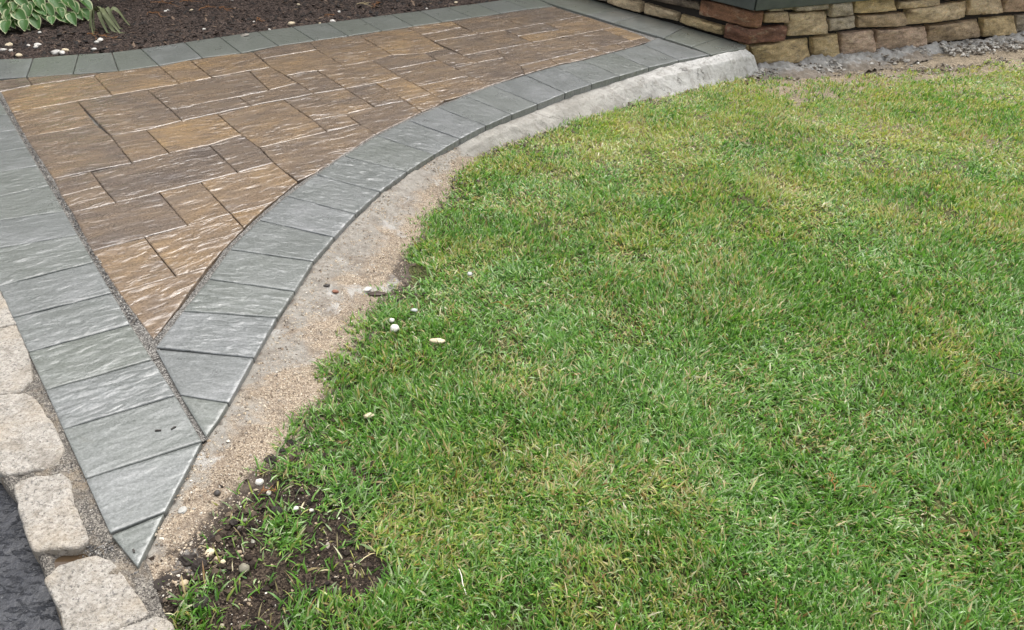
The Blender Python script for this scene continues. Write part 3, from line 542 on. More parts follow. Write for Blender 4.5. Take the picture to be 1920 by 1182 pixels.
# sand strip and cement haunch beside the curved edge, lofted from paving edge to lawn edge
def loft(name, A, B, zin, zout, mat, rows, cols, t0, t1, prof, rough, seed, zone, under=.04, over=.10, sink0=0, sink1=0):
    A = resample(A, n=900); B = resample(B, n=900)
    ti = np.linspace(t0, t1, rows); k = (ti * 899).astype(int)
    a, b = A[k], B[k]; d = b - a; L = np.linalg.norm(d, axis=1)[:, None]; d = d / np.maximum(L, 1e-6)
    a = a - d * under; Lt = np.linalg.norm(b - a, axis=1)[:, None] + over; s = np.linspace(0, 1, cols)[None, :]
    X = a[:, :1] + d[:, :1] * Lt * s; Y = a[:, 1:] + d[:, 1:] * Lt * s
    q = np.clip((Lt * s - under) / np.maximum(L, .02), 0, 1.6)
    zi = zin(ti)[:, None]; zo = lawn_z(Y) + zout
    Z = zi + (zo - zi) * prof(np.clip(q, 0, 1)) - np.clip(q - 1, 0, 1) * .06
    Z = Z + (fbm(X * 7, Y * 7, seed, 3) - .5) * rough * 1.6 + (fbm(X * 28, Y * 28, seed + 5, 4) - .5) * rough
    Z = np.where(q <= 0, np.minimum(Z, zi - .004), Z)
    if sink0: Z -= np.clip(1 - (ti[:, None] - t0) / sink0, 0, 1) * .05
    if sink1: Z -= np.clip(1 - (t1 - ti[:, None]) / sink1, 0, 1) * .05
    zc = zone(X, Y, q, ti[:, None] + 0 * q)
    me = mesh_np(name, np.column_stack([X.ravel(), Y.ravel(), Z.ravel()]), [grid_faces(rows, cols)], mat, cols={'zone': zc.reshape(-1, 3)})
    bm = bmesh.new(); bm.from_mesh(me)
    if sum(f.normal.z for f in list(bm.faces)[::97]) < 0: bmesh.ops.reverse_faces(bm, faces=bm.faces[:])
    bm.to_mesh(me); bm.free()
    return obj(name, me, kind='structure'), X, Y, Z, q

zi_f = lambda t: np.interp(t, [0, .2, .4, .6, .75, .9, 1], [-.012, -.013, -.020, -.034, -.036, -.014, -.008])
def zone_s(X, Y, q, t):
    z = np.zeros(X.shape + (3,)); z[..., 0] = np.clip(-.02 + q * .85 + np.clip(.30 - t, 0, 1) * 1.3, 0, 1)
    z[..., 1] = np.clip((q - .78) * 2.2, 0, .75) * np.clip((.5 - t) * 6, 0.35, 1) + np.clip(.13 - t, 0, 1) * 5.0 * np.clip(q * 1.5, .15, 1) + np.clip(.16 - q, 0, .16) * 3.2  # last term paints the shadow line at the border foot into the colour
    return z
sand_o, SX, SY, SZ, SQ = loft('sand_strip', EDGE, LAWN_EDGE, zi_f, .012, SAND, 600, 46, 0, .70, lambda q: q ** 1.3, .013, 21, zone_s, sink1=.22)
def zone_c(X, Y, q, t):
    z = np.zeros(X.shape + (3,)); z[..., 1] = np.clip((q - .72) * 1.9, 0, .8) + np.clip(.66 - t, 0, 1) * 1.6; z[..., 0] = np.clip((t - .70) / .22, 0, 1)
    return z
conc_o, CX, CY_, CZ, CQ = loft('cement_haunch', EDGE, LAWN_EDGE, zi_f, .004, CONC, 600, 50, .30, 1.0, lambda q: np.where(q < .5, q * .45, .225 + (q - .5) * 1.55), .011, 31, zone_c, sink0=.22)
# cement footing along the wall foot
WC, WDR, WDL = np.array(WC), np.array(WDR), np.array(WDL)
NR = np.array([WDR[1], -WDR[0]]); NL = np.array([-WDL[1], WDL[0]])   # outward normals
if NL[0] > 0: NL = -NL
ft_in = [tuple(WC + WDR * s + NR * (-.02)) for s in np.linspace(-.02, 3.7, 12)]
ft_out = [tuple(WC + WDR * s + NR * (.20 + .05 * math.sin(s * 2.3))) for s in np.linspace(-.02, 3.7, 12)]
foot_o, *_ = loft('wall_footing', ft_in, ft_out, lambda t: np.full_like(t, -.165), .016, mat_concrete(.75), 420, 34, 0, 1,
     lambda q: np.where(q < .45, q * .4, .18 + (q - .45) * 1.49), .050, 41, lambda X, Y, q, t: np.stack([0 * q + .8, np.clip((q - .4) * 1.2, 0, .7) + .12, 0 * q], -1), under=.0, over=.08)

# kerb bed, asphalt
lo = [p[0] for p in LEFT_BORDER][::-1] + [LEFT_BORDER[0][1], (-.80, 1.08), (-.66, .90), (-.50, .70)]
A_ = resample([tuple(np.array(p) + np.array([.02, .015])) for p in lo], n=300)
as_edge = [(-3.95, 4.05), (-2.55, 2.75)] + ASPHALT_EDGE + [(-.78, .72), (-.70, .60)]
B_ = resample(as_edge, n=300)
s = np.linspace(0, 1, 26)[None, :]
X = A_[:, :1] + (B_[:, :1] - A_[:, :1]) * s; Y = A_[:, 1:] + (B_[:, 1:] - A_[:, 1:]) * s
Z = -.007 - .026 * np.clip(s - .35, 0, 1) - .06 * (s > .999) + .010 * np.exp(-((s - .88) / .07) ** 2) + (fbm(X * 22, Y * 22, 61, 4) - .5) * .014 - .022 * np.exp(-(((X + 1.035) * .8 + (Y - 1.215) * .1) ** 2 / .0022 + ((Y - 1.215) - (X + 1.035) * .25) ** 2 / .0012))
me = mesh_np('kerb_bed', np.column_stack([X.ravel(), Y.ravel(), Z.ravel()]), [grid_faces(300, 26)], BED)
bm = bmesh.new(); bm.from_mesh(me)
if sum(f.normal.z for f in list(bm.faces)[::57]) < 0: bmesh.ops.reverse_faces(bm, faces=bm.faces[:])
bm.to_mesh(me); bm.free()
kerb = obj('granite_kerb', me, label='row of rough pale granite blocks between asphalt and grey paver border', category='kerb')
C_ = B_ - np.array([4.0, 3.0]); B2 = B_ + np.array([.03, .02])
s = np.concatenate([np.linspace(0, .1, 24), np.linspace(.13, 1, 16)])[None, :]
X = B2[:, :1] + (C_[:, :1] - B2[:, :1]) * s; Y = B2[:, 1:] + (C_[:, 1:] - B2[:, 1:]) * s
Z = -.050 + (fbm(X * 6, Y * 6, 71, 3) - .5) * .008
me = mesh_np('driveway', np.column_stack([X.ravel(), Y.ravel(), Z.ravel()]), [grid_faces(300, s.shape[1])], ASPH)
bm = bmesh.new(); bm.from_mesh(me)
if sum(f.normal.z for f in list(bm.faces)[::57]) < 0: bmesh.ops.reverse_faces(bm, faces=bm.faces[:])
bm.to_mesh(me); bm.free(); obj('driveway', me, kind='structure')

def rock_relief(sd, amp, dome):
    a = rng.random() * 40
    def f(x, y, T):
        r = np.hypot(T[:, 0], T[:, 1]) / (np.hypot(T[:, 0], T[:, 1]).max() + 1e-6)
        return (fbm(x * 14 + a, y * 14, sd, 5, .62) - .5) * amp * 2 + (np.abs(fbm(x * 45 + a, y * 70, sd + 5, 2) - .5) - .12) * .010 - dome * r ** 2.5
    return f
for i, P in enumerate(KERB):
    r = safe_slab(P, -.013 if i < 4 else -.005, .007, .007, .13, .006, rock_relief(500 + i, .008, .001), .006, 80 + i, .007)
    o = place('granite_block', kerb, r, GRAN, (1, 1, 1)); o.location.z = .002 - (.004 if i % 2 else 0)

# puddle of muddy water between two granite blocks
WATER = M('muddy water'); WATER = WATER.set((.07, .046, .026), .06, WATER.bump(WATER.noise(WATER.pos(), 9, 2), .05, .01), .6)
pud = [(-1.105, 1.212), (-1.08, 1.29), (-.98, 1.30), (-.92, 1.25), (-.95, 1.16), (-1.03, 1.13), (-1.075, 1.165)]
bm = bmesh.new(); bm.faces.new([bm.verts.new((x, y, -.0250)) for x, y in resample(pud, n=40, closed=True)[:-1]])
bmesh.ops.recalc_face_normals(bm, faces=bm.faces[:])
for f in bm.faces:
    if f.normal.z < 0: f.normal_flip()
me = bpy.data.meshes.new('puddle'); bm.to_mesh(me); bm.free(); me.materials.append(WATER); obj('puddle', me, kind='structure')

# mulch bed
ml = [(-6.2, 4.55), (-4.6, 4.92)] + MULCH_EDGE + [(.5, 7.75), (1.2, 8.4)]
A_ = resample(ml, n=360); dirn = np.array([-.5, .866])
s = np.concatenate([np.linspace(-.03, 1.6, 130), np.linspace(1.65, 5, 20)])[None, :]
X = A_[:, :1] + dirn[0] * s; Y = A_[:, 1:] + dirn[1] * s
def mulch_z(X, Y, s): return -.022 + np.clip(s, 0, 1.2) * .05 + (fbm(X * 5, Y * 5, 91, 3) - .5) * .05 * np.clip(s * 6, 0, 1) + (fbm(X * 30, Y * 30, 92, 4) - .5) * .026
Z = mulch_z(X, Y, s + 0 * X); Z = np.where(s < 0, Z - .03, Z)
me = mesh_np('mulch_bed', np.column_stack([X.ravel(), Y.ravel(), Z.ravel()]), [grid_faces(360, s.shape[1])], MULCHM)
bm = bmesh.new(); bm.from_mesh(me)
if sum(f.normal.z for f in list(bm.faces)[::57]) < 0: bmesh.ops.reverse_faces(bm, faces=bm.faces[:])
bm.to_mesh(me); bm.free(); obj('mulch_bed', me, kind='structure')

# ------------------------------------------------------------------ stone wall
wall = thing('stone_wall', (WC[0], WC[1], -.2), 'low dry-laid brown stone wall with dark bluestone cap at the walkway end', 'wall')
def to_wall(P): return np.array(P) - np.array([WC[0], WC[1], -.2])
def face_stone(poly, d, nrm, color, seed, depth=.10):
    P = [(s_, z_) for s_, z_ in poly]
    hgt = max(p[1] for p in P) - min(p[1] for p in P)
    bv = min(.008, hgt * .16); a = rng.random() * 40; pr = rng.random() * .022; tl = (rng.random(2) - .5) * np.array([.10, .22]); cut = (rng.random() - .5) * 3
    def rel(x, y, T):
        r = np.maximum(np.abs(T[:, 0]) / (np.abs(T[:, 0]).max() + 1e-6), np.abs(T[:, 1]) / (np.abs(T[:, 1]).max() + 1e-6))
        pl = np.minimum(0, .012 - .35 * np.abs(T[:, 0] * .4 + T[:, 1] * .9 + .02 * cut) )
        return pr + T[:, 0] * tl[0] + T[:, 1] * tl[1] + pl + (np.abs(fbm(x * 7 + a, y * 13, seed, 4, .6) - .5) - .12) * .05 + (fbm(x * 40, y * 60, seed + 2, 3) - .5) * .008 - .004 * r ** 3
    r = safe_slab(P, .0055, bv, bv * 1.3, depth, .010, rel, .008, seed, .007)
    V, F, c = r
    W3 = np.column_stack([V[:, 0] * d[0] + V[:, 2] * nrm[0], V[:, 0] * d[1] + V[:, 2] * nrm[1], V[:, 1]])
    me = mesh_np('stone', W3, F, STONE)
    bm = bmesh.new(); bm.from_mesh(me); bmesh.ops.recalc_face_normals(bm, faces=bm.faces[:]); bm.to_mesh(me); bm.free()
    o = obj('stone', me, wall, to_wall((WC[0] + d[0] * c[0], WC[1] + d[1] * c[0], c[1]))); o.color = (*color, 1)
    return o
TAN, BRN, GRY, PNK, RED, DRK, OCH = (.66, .51, .32), (.50, .37, .235), (.52, .44, .33), (.58, .42, .30), (.27, .135, .075), (.20, .155, .115), (.60, .45, .24)
rc = [BRN, GRY, GRY, GRY, TAN, GRY, GRY, OCH, TAN, BRN, TAN, TAN, PNK, OCH, OCH, PNK, PNK, BRN, OCH, GRY]
for i, P in enumerate(WALL_RIGHT): face_stone(P, WDR, NR, rc[i], 700 + i)
for i, (P, c) in enumerate(zip([[(1.44, .215), (1.92, .22), (1.92, .247), (1.44, .247)], [(1.94, .178), (2.4, .18), (2.38, .247), (1.93, .247)], [(2.42, .178), (3.1, .17), (3.1, .247), (2.4, .247)], [(3.3, .02), (3.75, .02), (3.75, .14), (3.28, .14)], [(3.2, .155), (3.75, .155), (3.75, .247), (3.12, .247)], [(3.55, -.17), (3.8, -.17), (3.8, .01), (3.45, .01)]], [GRY, TAN, BRN, TAN, GRY, BRN])):
    face_stone(P, WDR, NR, c, 740 + i)
lc = [GRY, TAN, TAN, OCH, DRK]
for i, P in enumerate(WALL_LEFT): face_stone(P, WDL, NL, lc[i], 760 + i)
for i, (P, c) in enumerate(zip([[(1.46, .15), (1.0, .185), (.56, .212), (.56, .247), (1.46, .247)], [(1.48, .09), (2.0, .07), (2.0, .247), (1.48, .247)], [(1.75, .0), (2.2, .0), (2.2, .06), (1.75, .06)], [(2.02, .07), (2.6, .07), (2.6, .247), (2.02, .247)]], [GRY, BRN, TAN, GRY])):
    face_stone(P, WDL, NL, c, 780 + i)
def corner_stone(lenL, lenR, z0, z1, color, seed, out=.012):
    a = WC + NL * out + NR * out; pl = [a + WDR * lenR, a, a + WDL * lenL]
    inn = WC - NL * .14 - NR * .14
    foot = [pl[0], pl[1], pl[2], pl[2] - NL * .14, inn, pl[0] - NR * .14]
    bm = bmesh.new(); vb = [bm.verts.new((*p, z0)) for p in foot]; fb = bm.faces.new(vb)
    ex = bmesh.ops.extrude_face_region(bm, geom=[fb]); up = [v for v in ex['geom'] if isinstance(v, bmesh.types.BMVert)]
    for v in up: v.co.z = z1
    bmesh.ops.bevel(bm, geom=bm.edges[:], offset=.014, segments=2, affect='EDGES', profile=.6)
    bmesh.ops.triangulate(bm, faces=bm.faces[:])
    for _ in range(3):
        long = [e for e in bm.edges if e.calc_length() > .022]
        if not long: break
        bmesh.ops.subdivide_edges(bm, edges=long, cuts=1); bmesh.ops.triangulate(bm, faces=bm.faces[:])
    for v in bm.verts:
        k = float(fbm((v.co.x + v.co.y) * 9, v.co.z * 14, seed, 4)) - .5; k2 = float(fbm(v.co.x * 20, v.co.y * 20 + v.co.z * 9, seed + 4, 3)) - .5
        v.co.x += (NL[0] + NR[0]) * k * .03; v.co.y += (NL[1] + NR[1]) * k * .03; v.co.z += k2 * .016
    bmesh.ops.recalc_face_normals(bm, faces=bm.faces[:])
    for f in bm.faces: f.smooth = True
    o3 = np.array([WC[0], WC[1], z0])
    for v in bm.verts: v.co -= Vector(o3)
    me = bpy.data.meshes.new('stone'); bm.to_mesh(me); bm.free(); me.materials.append(STONE)
    o = obj('stone', me, wall, to_wall(o3)); o.color = (*color, 1)
corner_stone(.50, .095, .125, .235, RED, 801); corner_stone(.235, .345, .012, .115, (.19, .09, .055), 802)
corner_stone(.10, .02, -.20, .0, OCH, 803, -.01)
# dark core behind the stones
bm = bmesh.new()
ci = WC - NL * .055 - NR * .055
pts = [ci + WDR * 3.8, ci, ci + WDL * 2.6, ci + WDL * 2.6 - NL * .3, WC - NL * .4 - NR * .4, ci + WDR * 3.8 - NR * .3]
fb = bm.faces.new([bm.verts.new(Vector((*p, -.30)) - Vector((WC[0], WC[1], -.2))) for p in pts])
ex = bmesh.ops.extrude_face_region(bm, geom=[fb])
for v in ex['geom']:
    if isinstance(v, bmesh.types.BMVert): v.co.z += .545
bmesh.ops.recalc_face_normals(bm, faces=bm.faces[:])
me = bpy.data.meshes.new('mortar_core'); bm.to_mesh(me); bm.free(); me.materials.append(mat_plain('dark mortar', (.035, .030, .026), .9)); obj('mortar_core', me, wall)
# cap slabs, mitred at the corner
oc = WC + (NL + NR) / (1 + NL @ NR) * .035; ic = WC - (NL + NR) / (1 + NL @ NR) * .34
def cap(pts, seed):
    bm = bmesh.new(); fb = bm.faces.new([bm.verts.new(Vector((*p, .252)) - Vector((WC[0], WC[1], -.2))) for p in pts])
    ex = bmesh.ops.extrude_face_region(bm, geom=[fb])
    for v in ex['geom']:
        if isinstance(v, bmesh.types.BMVert): v.co.z += .085
    bmesh.ops.bevel(bm, geom=bm.edges[:], offset=.005, segments=2, affect='EDGES')
    bmesh.ops.recalc_face_normals(bm, faces=bm.faces[:])
    me = bpy.data.meshes.new('cap_slab'); bm.to_mesh(me); bm.free(); me.materials.append(CAPM); obj('cap_slab', me, wall)
g_ = .003
cap([oc + WDR * g_, oc + WDR * 3.9, oc + WDR * 3.9 - NR * .37, ic + WDR * g_], 1)
cap([oc + WDL * g_, ic + WDL * g_, oc + WDL * 2.7 - NL * .37, oc + WDL * 2.7], 2)

# ------------------------------------------------------------------ loose stuff: grains, clods, chips
ICO = np.array([(0, 0, 1), (.894, 0, .447), (.276, .851, .447), (-.724, .526, .447), (-.724, -.526, .447), (.276, -.851, .447), (.724, .526, -.447), (-.276, .851, -.447), (-.894, 0, -.447), (-.276, -.851, -.447), (.724, -.526, -.447), (0, 0, -1)])
IF = np.array([(0, 1, 2), (0, 2, 3), (0, 3, 4), (0, 4, 5), (0, 5, 1), (1, 6, 2), (2, 7, 3), (3, 8, 4), (4, 9, 5), (5, 10, 1), (6, 7, 2), (7, 8, 3), (8, 9, 4), (9, 10, 5), (10, 6, 1), (11, 7, 6), (11, 8, 7), (11, 9, 8), (11, 10, 9), (11, 6, 10)])
OCT = np.array([(1, 0, 0), (0, 1, 0), (-1, 0, 0), (0, -1, 0), (0, 0, 1), (0, 0, -1)], float)
OF = np.array([(0, 1, 4), (1, 2, 4), (2, 3, 4), (3, 0, 4), (1, 0, 5), (2, 1, 5), (3, 2, 5), (0, 3, 5)])
def scatter(name, P, size, col, mat, base='oct', flat=.6, elong=1.5, smooth=False, label=None, cat=None, jit=.35, lift=.25):
    BV, BF = (ICO, IF) if base == 'ico' else (OCT, OF)
    n = len(P); k = len(BV)
    V = BV[None] * (1 + (rng.random((n, k, 1)) - .5) * 2 * jit)
    V = V * np.stack([1 + (elong - 1) * rng.random(n), np.ones(n), flat * (.6 + .8 * rng.random(n))], 1)[:, None, :]
    ti = (rng.random(n) - .5) * .9; ct, st = np.cos(ti)[:, None], np.sin(ti)[:, None]
    x, z = V[..., 0] * ct - V[..., 2] * st, V[..., 0] * st + V[..., 2] * ct
    az = rng.random(n) * 6.283; ca, sa = np.cos(az)[:, None], np.sin(az)[:, None]
    X = x * ca - V[..., 1] * sa; Y = x * sa + V[..., 1] * ca
    V = np.stack([X, Y, z], -1) * size[:, None, None] + np.asarray(P)[:, None, :]
    V[..., 2] += (size * lift * flat)[:, None]
    F = (BF[None] + (np.arange(n) * k)[:, None, None]).reshape(-1, 3)
    me = mesh_np(name, V.reshape(-1, 3), [F], mat, smooth, {'col': np.repeat(col, k, 0)})
    return obj(name, me, kind='stuff', **({'label': label, 'category': cat} if label else {}))
def palette(n, cols, wts, var=.25):
    c = np.array(cols)[rng.choice(len(cols), n, p=np.array(wts) / sum(wts))]
    return c * (1 + (rng.random((n, 1)) - .5) * 2 * var)

# sand grains and grit on the sand strip
n = 21000
ii = rng.integers(0, SX.shape[0] - 40, n * 2); jj = rng.integers(6, SX.shape[1] - 4, n * 2)
px = SX[ii, jj] + (rng.random(n * 2) - .5) * .014; py = SY[ii, jj] + (rng.random(n * 2) - .5) * .014
kk = fbm(px * 8, py * 8, 5, 3) + rng.random(n * 2) * .5 > .68
px, py, pz = px[kk][:n], py[kk][:n], SZ[ii, jj][kk][:n]
sz = .0010 + rng.random(len(px)) ** 5 * .0032 + rng.random(len(px)) ** 60 * .004
scatter('sand_grains', np.column_stack([px, py, pz]), sz, palette(len(px), [(.42, .34, .245), (.52, .45, .35), (.30, .23, .16), (.13, .10, .075), (.62, .58, .50), (.34, .30, .25)], [5, 2.5, 3, 2.2, .7, 3]), GRAIN, 'oct', .7, label='tan sand grains and small gravel beside the curved border', cat='gravel')
# grit between border and field, and beside the kerb
n = 15000
t = rng.random(n); P0 = np.array([p[3] if len(p) > 3 else p[2] for p in LEFT_BORDER[4:]]); A1 = resample(P0, n=400)
sel = (t ** 1.0 * 399).astype(int); nrm = np.array([U[0], U[1]])
gx = A1[sel, 0] + nrm[0] * (rng.normal(.012, .007, n)); gy = A1[sel, 1] + nrm[1] * (rng.normal(.012, .007, n)); gz = np.full(n, -.006) + rng.random(n) * .004
LP = resample([p[1] for p in LEFT_BORDER], n=400); sel2 = (rng.random(n) ** 1.6 * 330).astype(int)
off = rng.normal(-.030, .016, n); off = np.minimum(off, -.002)
hx = LP[sel2, 0] + .79 * off; hy = LP[sel2, 1] + .61 * off
P = np.vstack([np.column_stack([gx, gy, gz])[:6500], np.column_stack([hx, hy, np.full(n, -.014) + rng.random(n) * .006 + off * .05])])
scatter('joint_grit', P, .0011 + rng.random(len(P)) ** 3 * .0026, palette(len(P), [(.11, .105, .10), (.24, .23, .215), (.05, .047, .045), (.42, .40, .36), (.19, .16, .125)], [4, 3, 3, 1, 1.5]), GRAIN, 'oct', .8, label='dark grey grit in the joint along the straight border', cat='grit')

LAWN_POLY = [(x - .035, y + .01) for x, y in LAWN_EDGE] + LAWN_WALL + [(6.0, 6.4), (6.0, .3), (-.55, .3), (-.7, .95)]
def soil_z(x, y): return lawn_z(y) + (fbm(x * 9, y * 9, 11, 4) - .5) * .022 + (fbm(x * 40, y * 40, 12, 3) - .5) * .010
# clods and bits on the bare soil
n = 60000
x = rng.uniform(-.95, -.15, n); y = rng.uniform(.85, 1.75, n)
dd = dist_poly(x, y, BARE_SOIL) * np.where(inside(x, y, BARE_SOIL), 1, -1)
kl = np.interp(y, [p[1] for p in KERB_LINE], [p[0] for p in KERB_LINE])
k = (dd + (fbm(x * 14, y * 14, 8, 3) - .5) * .16 > -.02) & (x > kl + .015) & (fbm(x * 10, y * 10, 88, 3) > .36)
x, y = x[k][:8000], y[k][:8000]
sz = .0010 + rng.random(len(x)) ** 3 * .0022 + rng.random(len(x)) ** 40 * .009
near = np.clip(1 - (x + .87) / .35, 0, 1)
col = palette(len(x), [(.030, .021, .016), (.055, .040, .030), (.016, .012, .010), (.10, .075, .055)], [4, 3, 3, 1.2])
pale = rng.random(len(x)) < (.06 + .42 * near); col[pale] = palette(int(pale.sum()), [(.50, .43, .33), (.36, .28, .19), (.62, .58, .50), (.28, .24, .20)], [3, 3, 1.5, 2]); sz[pale] = np.minimum(sz[pale], .0065)
scatter('soil_clods', np.column_stack([x, y, soil_z(x, y)]), sz, col, CLOD, 'ico', .75, 1.4, label='crumbly dark topsoil with gravel bits at the bare lawn corner', cat='soil')
# crumbs along the whole lawn margin
n = 30000
E_ = resample(LAWN_EDGE + LAWN_WALL[1:], n=1500); sel = rng.integers(0, 1500, n); o_ = rng.normal(0, .055, (n, 2))
x, y = E_[sel, 0] + o_[:, 0], E_[sel, 1] + o_[:, 1]; k = fbm(x * 6, y * 6, 77, 3) > .45; x, y = x[k][:7000], y[k][:7000]
far = np.clip((y - 2.8) / 2, 0, 1)[:, None]
col = palette(len(x), [(.035, .025, .019), (.075, .055, .04), (.13, .10, .07)], [3, 3, 2]) * (1 - far) + far * palette(len(x), [(.20, .165, .12), (.09, .07, .05), (.36, .33, .28)], [3, 3, 2])
scatter('margin_crumbs', np.column_stack([x, y, soil_z(x, y) + .006]), .002 + rng.random(len(x)) ** 4 * .010, col, CLOD, 'oct', .6, 1.6, label='soil and cement crumbs strewn along the lawn margin', cat='soil')
# broken cement crumbs on the wall footing
n = 2600; t = rng.uniform(0, 3.5, n); o_ = np.abs(rng.normal(.14, .07, n)); x = WC[0] + WDR[0] * t + NR[0] * o_; y = WC[1] + WDR[1] * t + NR[1] * o_
k = fbm(x * 7, y * 7, 79, 3) > .47; x, y, o_ = x[k], y[k], o_[k]
scatter('footing_crumbs', np.column_stack([x, y, -.168 + np.interp(o_, [0, .1, .22, .4], [0, -.006, -.035, -.045]) + .006]), .003 + rng.random(len(x)) ** 3 * .014, palette(len(x), [(.36, .34, .30), (.24, .215, .18), (.10, .08, .06), (.50, .48, .44)], [4, 3, 2, 2]), CLOD, 'ico', .6, 1.6, label='broken cement and dirt crumbs along the wall footing', cat='rubble')
# bark chips on the mulch bed
n = 16000
ii = rng.integers(0, 360, n); ss = np.abs(rng.normal(0, .75, n)) + .004; A_m = A_[ii] + (rng.random((n, 2)) - .5) * .03
x = A_m[:, 0] + dirn[0] * ss; y = A_m[:, 1] + dirn[1] * ss; k = (x > -5.0) & (x < .9) & (y < 8.3); x, y, ss = x[k], y[k], ss[k]
scatter('bark_chips', np.column_stack([x, y, mulch_z(x, y, ss)]), .004 + rng.random(len(x)) ** 3 * .013, palette(len(x), [(.022, .016, .013), (.045, .030, .023), (.075, .048, .034), (.012, .010, .009), (.16, .11, .075)], [4, 4, 2.5, 3, .8]), CHIP, 'oct', .35, 3.2, label='dark bark chips covering the planting bed', cat='mulch')

# ------------------------------------------------------------------ grass
def grass(name, N, label):
    x = rng.uniform(-.75, 5.0, N * 5); y = .72 + 5.9 * rng.random(N * 5) ** 1.2
    d = np.hypot(np.hypot(x, y), CAM_H + .1)
    depth = y * math.cos(PITCH) + (CAM_H + .08) * math.sin(PITCH)
    k = (np.abs(x) / depth < .653 + .16) & (rng.random(len(x)) < np.clip((2.0 / d) ** .95, .2, 1))
    x, y, d = x[k], y[k], d[k]
    jx = (fbm(x * 11, y * 11, 201, 3) - .5) * .13; jy = (fbm(x * 11, y * 11, 202, 3) - .5) * .13
    k = inside(x + jx, y + jy, LAWN_POLY)
    x, y, d, jx, jy = x[k], y[k], d[k], jx[k], jy[k]
    den = np.clip(.68 + 1.3 * (fbm(x * 7, y * 7, 210, 3) - .38) + .9 * (fbm(x * 30, y * 30, 211, 2) - .5), .22, 1)
    sp = fbm(x * 9, y * 9, 220, 3)
    b1 = inside(x + jx, y + jy, BARE_SOIL); den = np.where(b1, np.where(sp > .54, .42, .05), den)
    b2 = inside(x + jx * .5, y + jy * .5, BARE2); den = np.where(b2, .05, den)
    b3 = inside(x + jx * 2, y + jy, BARE3); den = np.where(b3, np.where(sp > .5, .45, .08), den)
    e = dist_poly(x, y, LAWN_EDGE, False); den = den * np.clip(.6 + e / .06, 0, 1)
    k = rng.random(len(x)) < den
    x, y, d = x[k][:N], y[k][:N], d[k][:N]; n = len(x)
    far = np.clip((d - 2) / 4.5, 0, 1)
    comb = fbm(x * 2.3, y * 2.3, 230, 2) * 12.0; loose = fbm(x * 3.1, y * 3.1, 231, 3)
    az = comb + rng.normal(0, 1, n) * (1.1 + 1.0 * loose)
    flat = np.clip((fbm(x * 2.0, y * 2.0, 232, 3) - .40) * 3.2, 0, 1)
    th0 = np.clip(rng.normal(.42, .28, n) + flat * .42, .02, 1.35); th1 = np.clip(rng.normal(.75, .4, n), .0, 1.9)
    L = (.020 + .022 * rng.random(n) + .020 * rng.random(n) ** 5) * (1 - .18 * far) * (.6 + .9 * fbm(x * 6, y * 6, 233, 3))
    Wd = (.0012 + .0016 * rng.random(n)) * (1 + .7 * far)
    dx, dy = np.cos(az), np.sin(az); tw = rng.normal(0, .7, n) + az + math.pi / 2
    wx, wy_ = np.cos(tw) * Wd, np.sin(tw) * Wd; wz = rng.normal(0, .35, n) * Wd
    z0 = soil_z(x, y) - .004
    P = np.stack([x, y, z0], 1); th = th0; rows = []; wf = [.75, 1.0, .82, 0]
    for s_ in range(4):
        wv = np.stack([wx, wy_, wz], 1) * wf[s_]
        rows += [P - wv, P + wv] if s_ < 3 else [P]
        if s_ < 3:
            st_ = L / 3
            P = P + np.stack([dx * np.sin(th) * st_, dy * np.sin(th) * st_, np.cos(th) * st_], 1); th = np.minimum(th + th1 / 3, 2.0)
            P[:, 2] = np.maximum(P[:, 2], z0 + .005)
    V = np.stack(rows, 1)                                          # n,7,3
    b = (np.arange(n) * 7)[:, None]
    Q = np.vstack([b + np.array([[0, 1, 3, 2]]), b + np.array([[2, 3, 5, 4]])]); T = b + np.array([[4, 5, 6]])
    # colour: patches of fresh, yellowing and dry grass
    pt = fbm(x * 1.4, y * 1.4, 240, 4); p2 = fbm(x * 4.5, y * 4.5, 241, 3)
    yel = np.clip(.10 + (pt - .5) * (.5 + .9 * np.clip((y - 1.8) / 2.0, 0, 1)) + .42 * np.clip((y - 2.6) / 2.6, 0, 1) - .34 * np.clip((x - .1) / 1.0, 0, 1) * np.clip((3.2 - y) / 1.5, 0, 1) + (p2 - .5) * .9, 0, 1)
    r_ = rng.random(n)
    fresh = np.array([(.070, .180, .026), (.13, .305, .045), (.225, .41, .090), (.37, .49, .25)])[rng.choice(4, n, p=[.22, .33, .25, .20])]
    yellow = np.array([(.36, .43, .09), (.45, .47, .15), (.27, .39, .085), (.52, .49, .24)])[rng.choice(4, n, p=[.35, .25, .3, .1])]
    col = np.where((r_ < yel)[:, None], yellow, fresh)
    dry = rng.random(n) < (.08 + .16 * np.clip((p2 - .42) * 3, 0, 1) + .10 * yel)
    col[dry] = np.array([(.56, .48, .27), (.48, .38, .19), (.36, .21, .09), (.64, .60, .42)])[rng.choice(4, int(dry.sum()), p=[.4, .3, .1, .2])]
    col = col * (1 + (rng.random((n, 1)) - .5) * .45)
    cv = np.repeat(col[:, None, :], 7, 1); cv[:, :2] = cv[:, :2] * .8 + np.array([.18, .16, .07]) * .2
    me = mesh_np(name, V.reshape(-1, 3), [Q, T], BLADE, True, {'col': cv.reshape(-1, 3)})
    return obj(name, me, kind='stuff', label=label, category='grass')
GR = grass('lawn_grass', 320000, 'short green and yellowing lawn grass right of the curved walkway')
print('grass blades', len(GR.data.polygons) // 3)

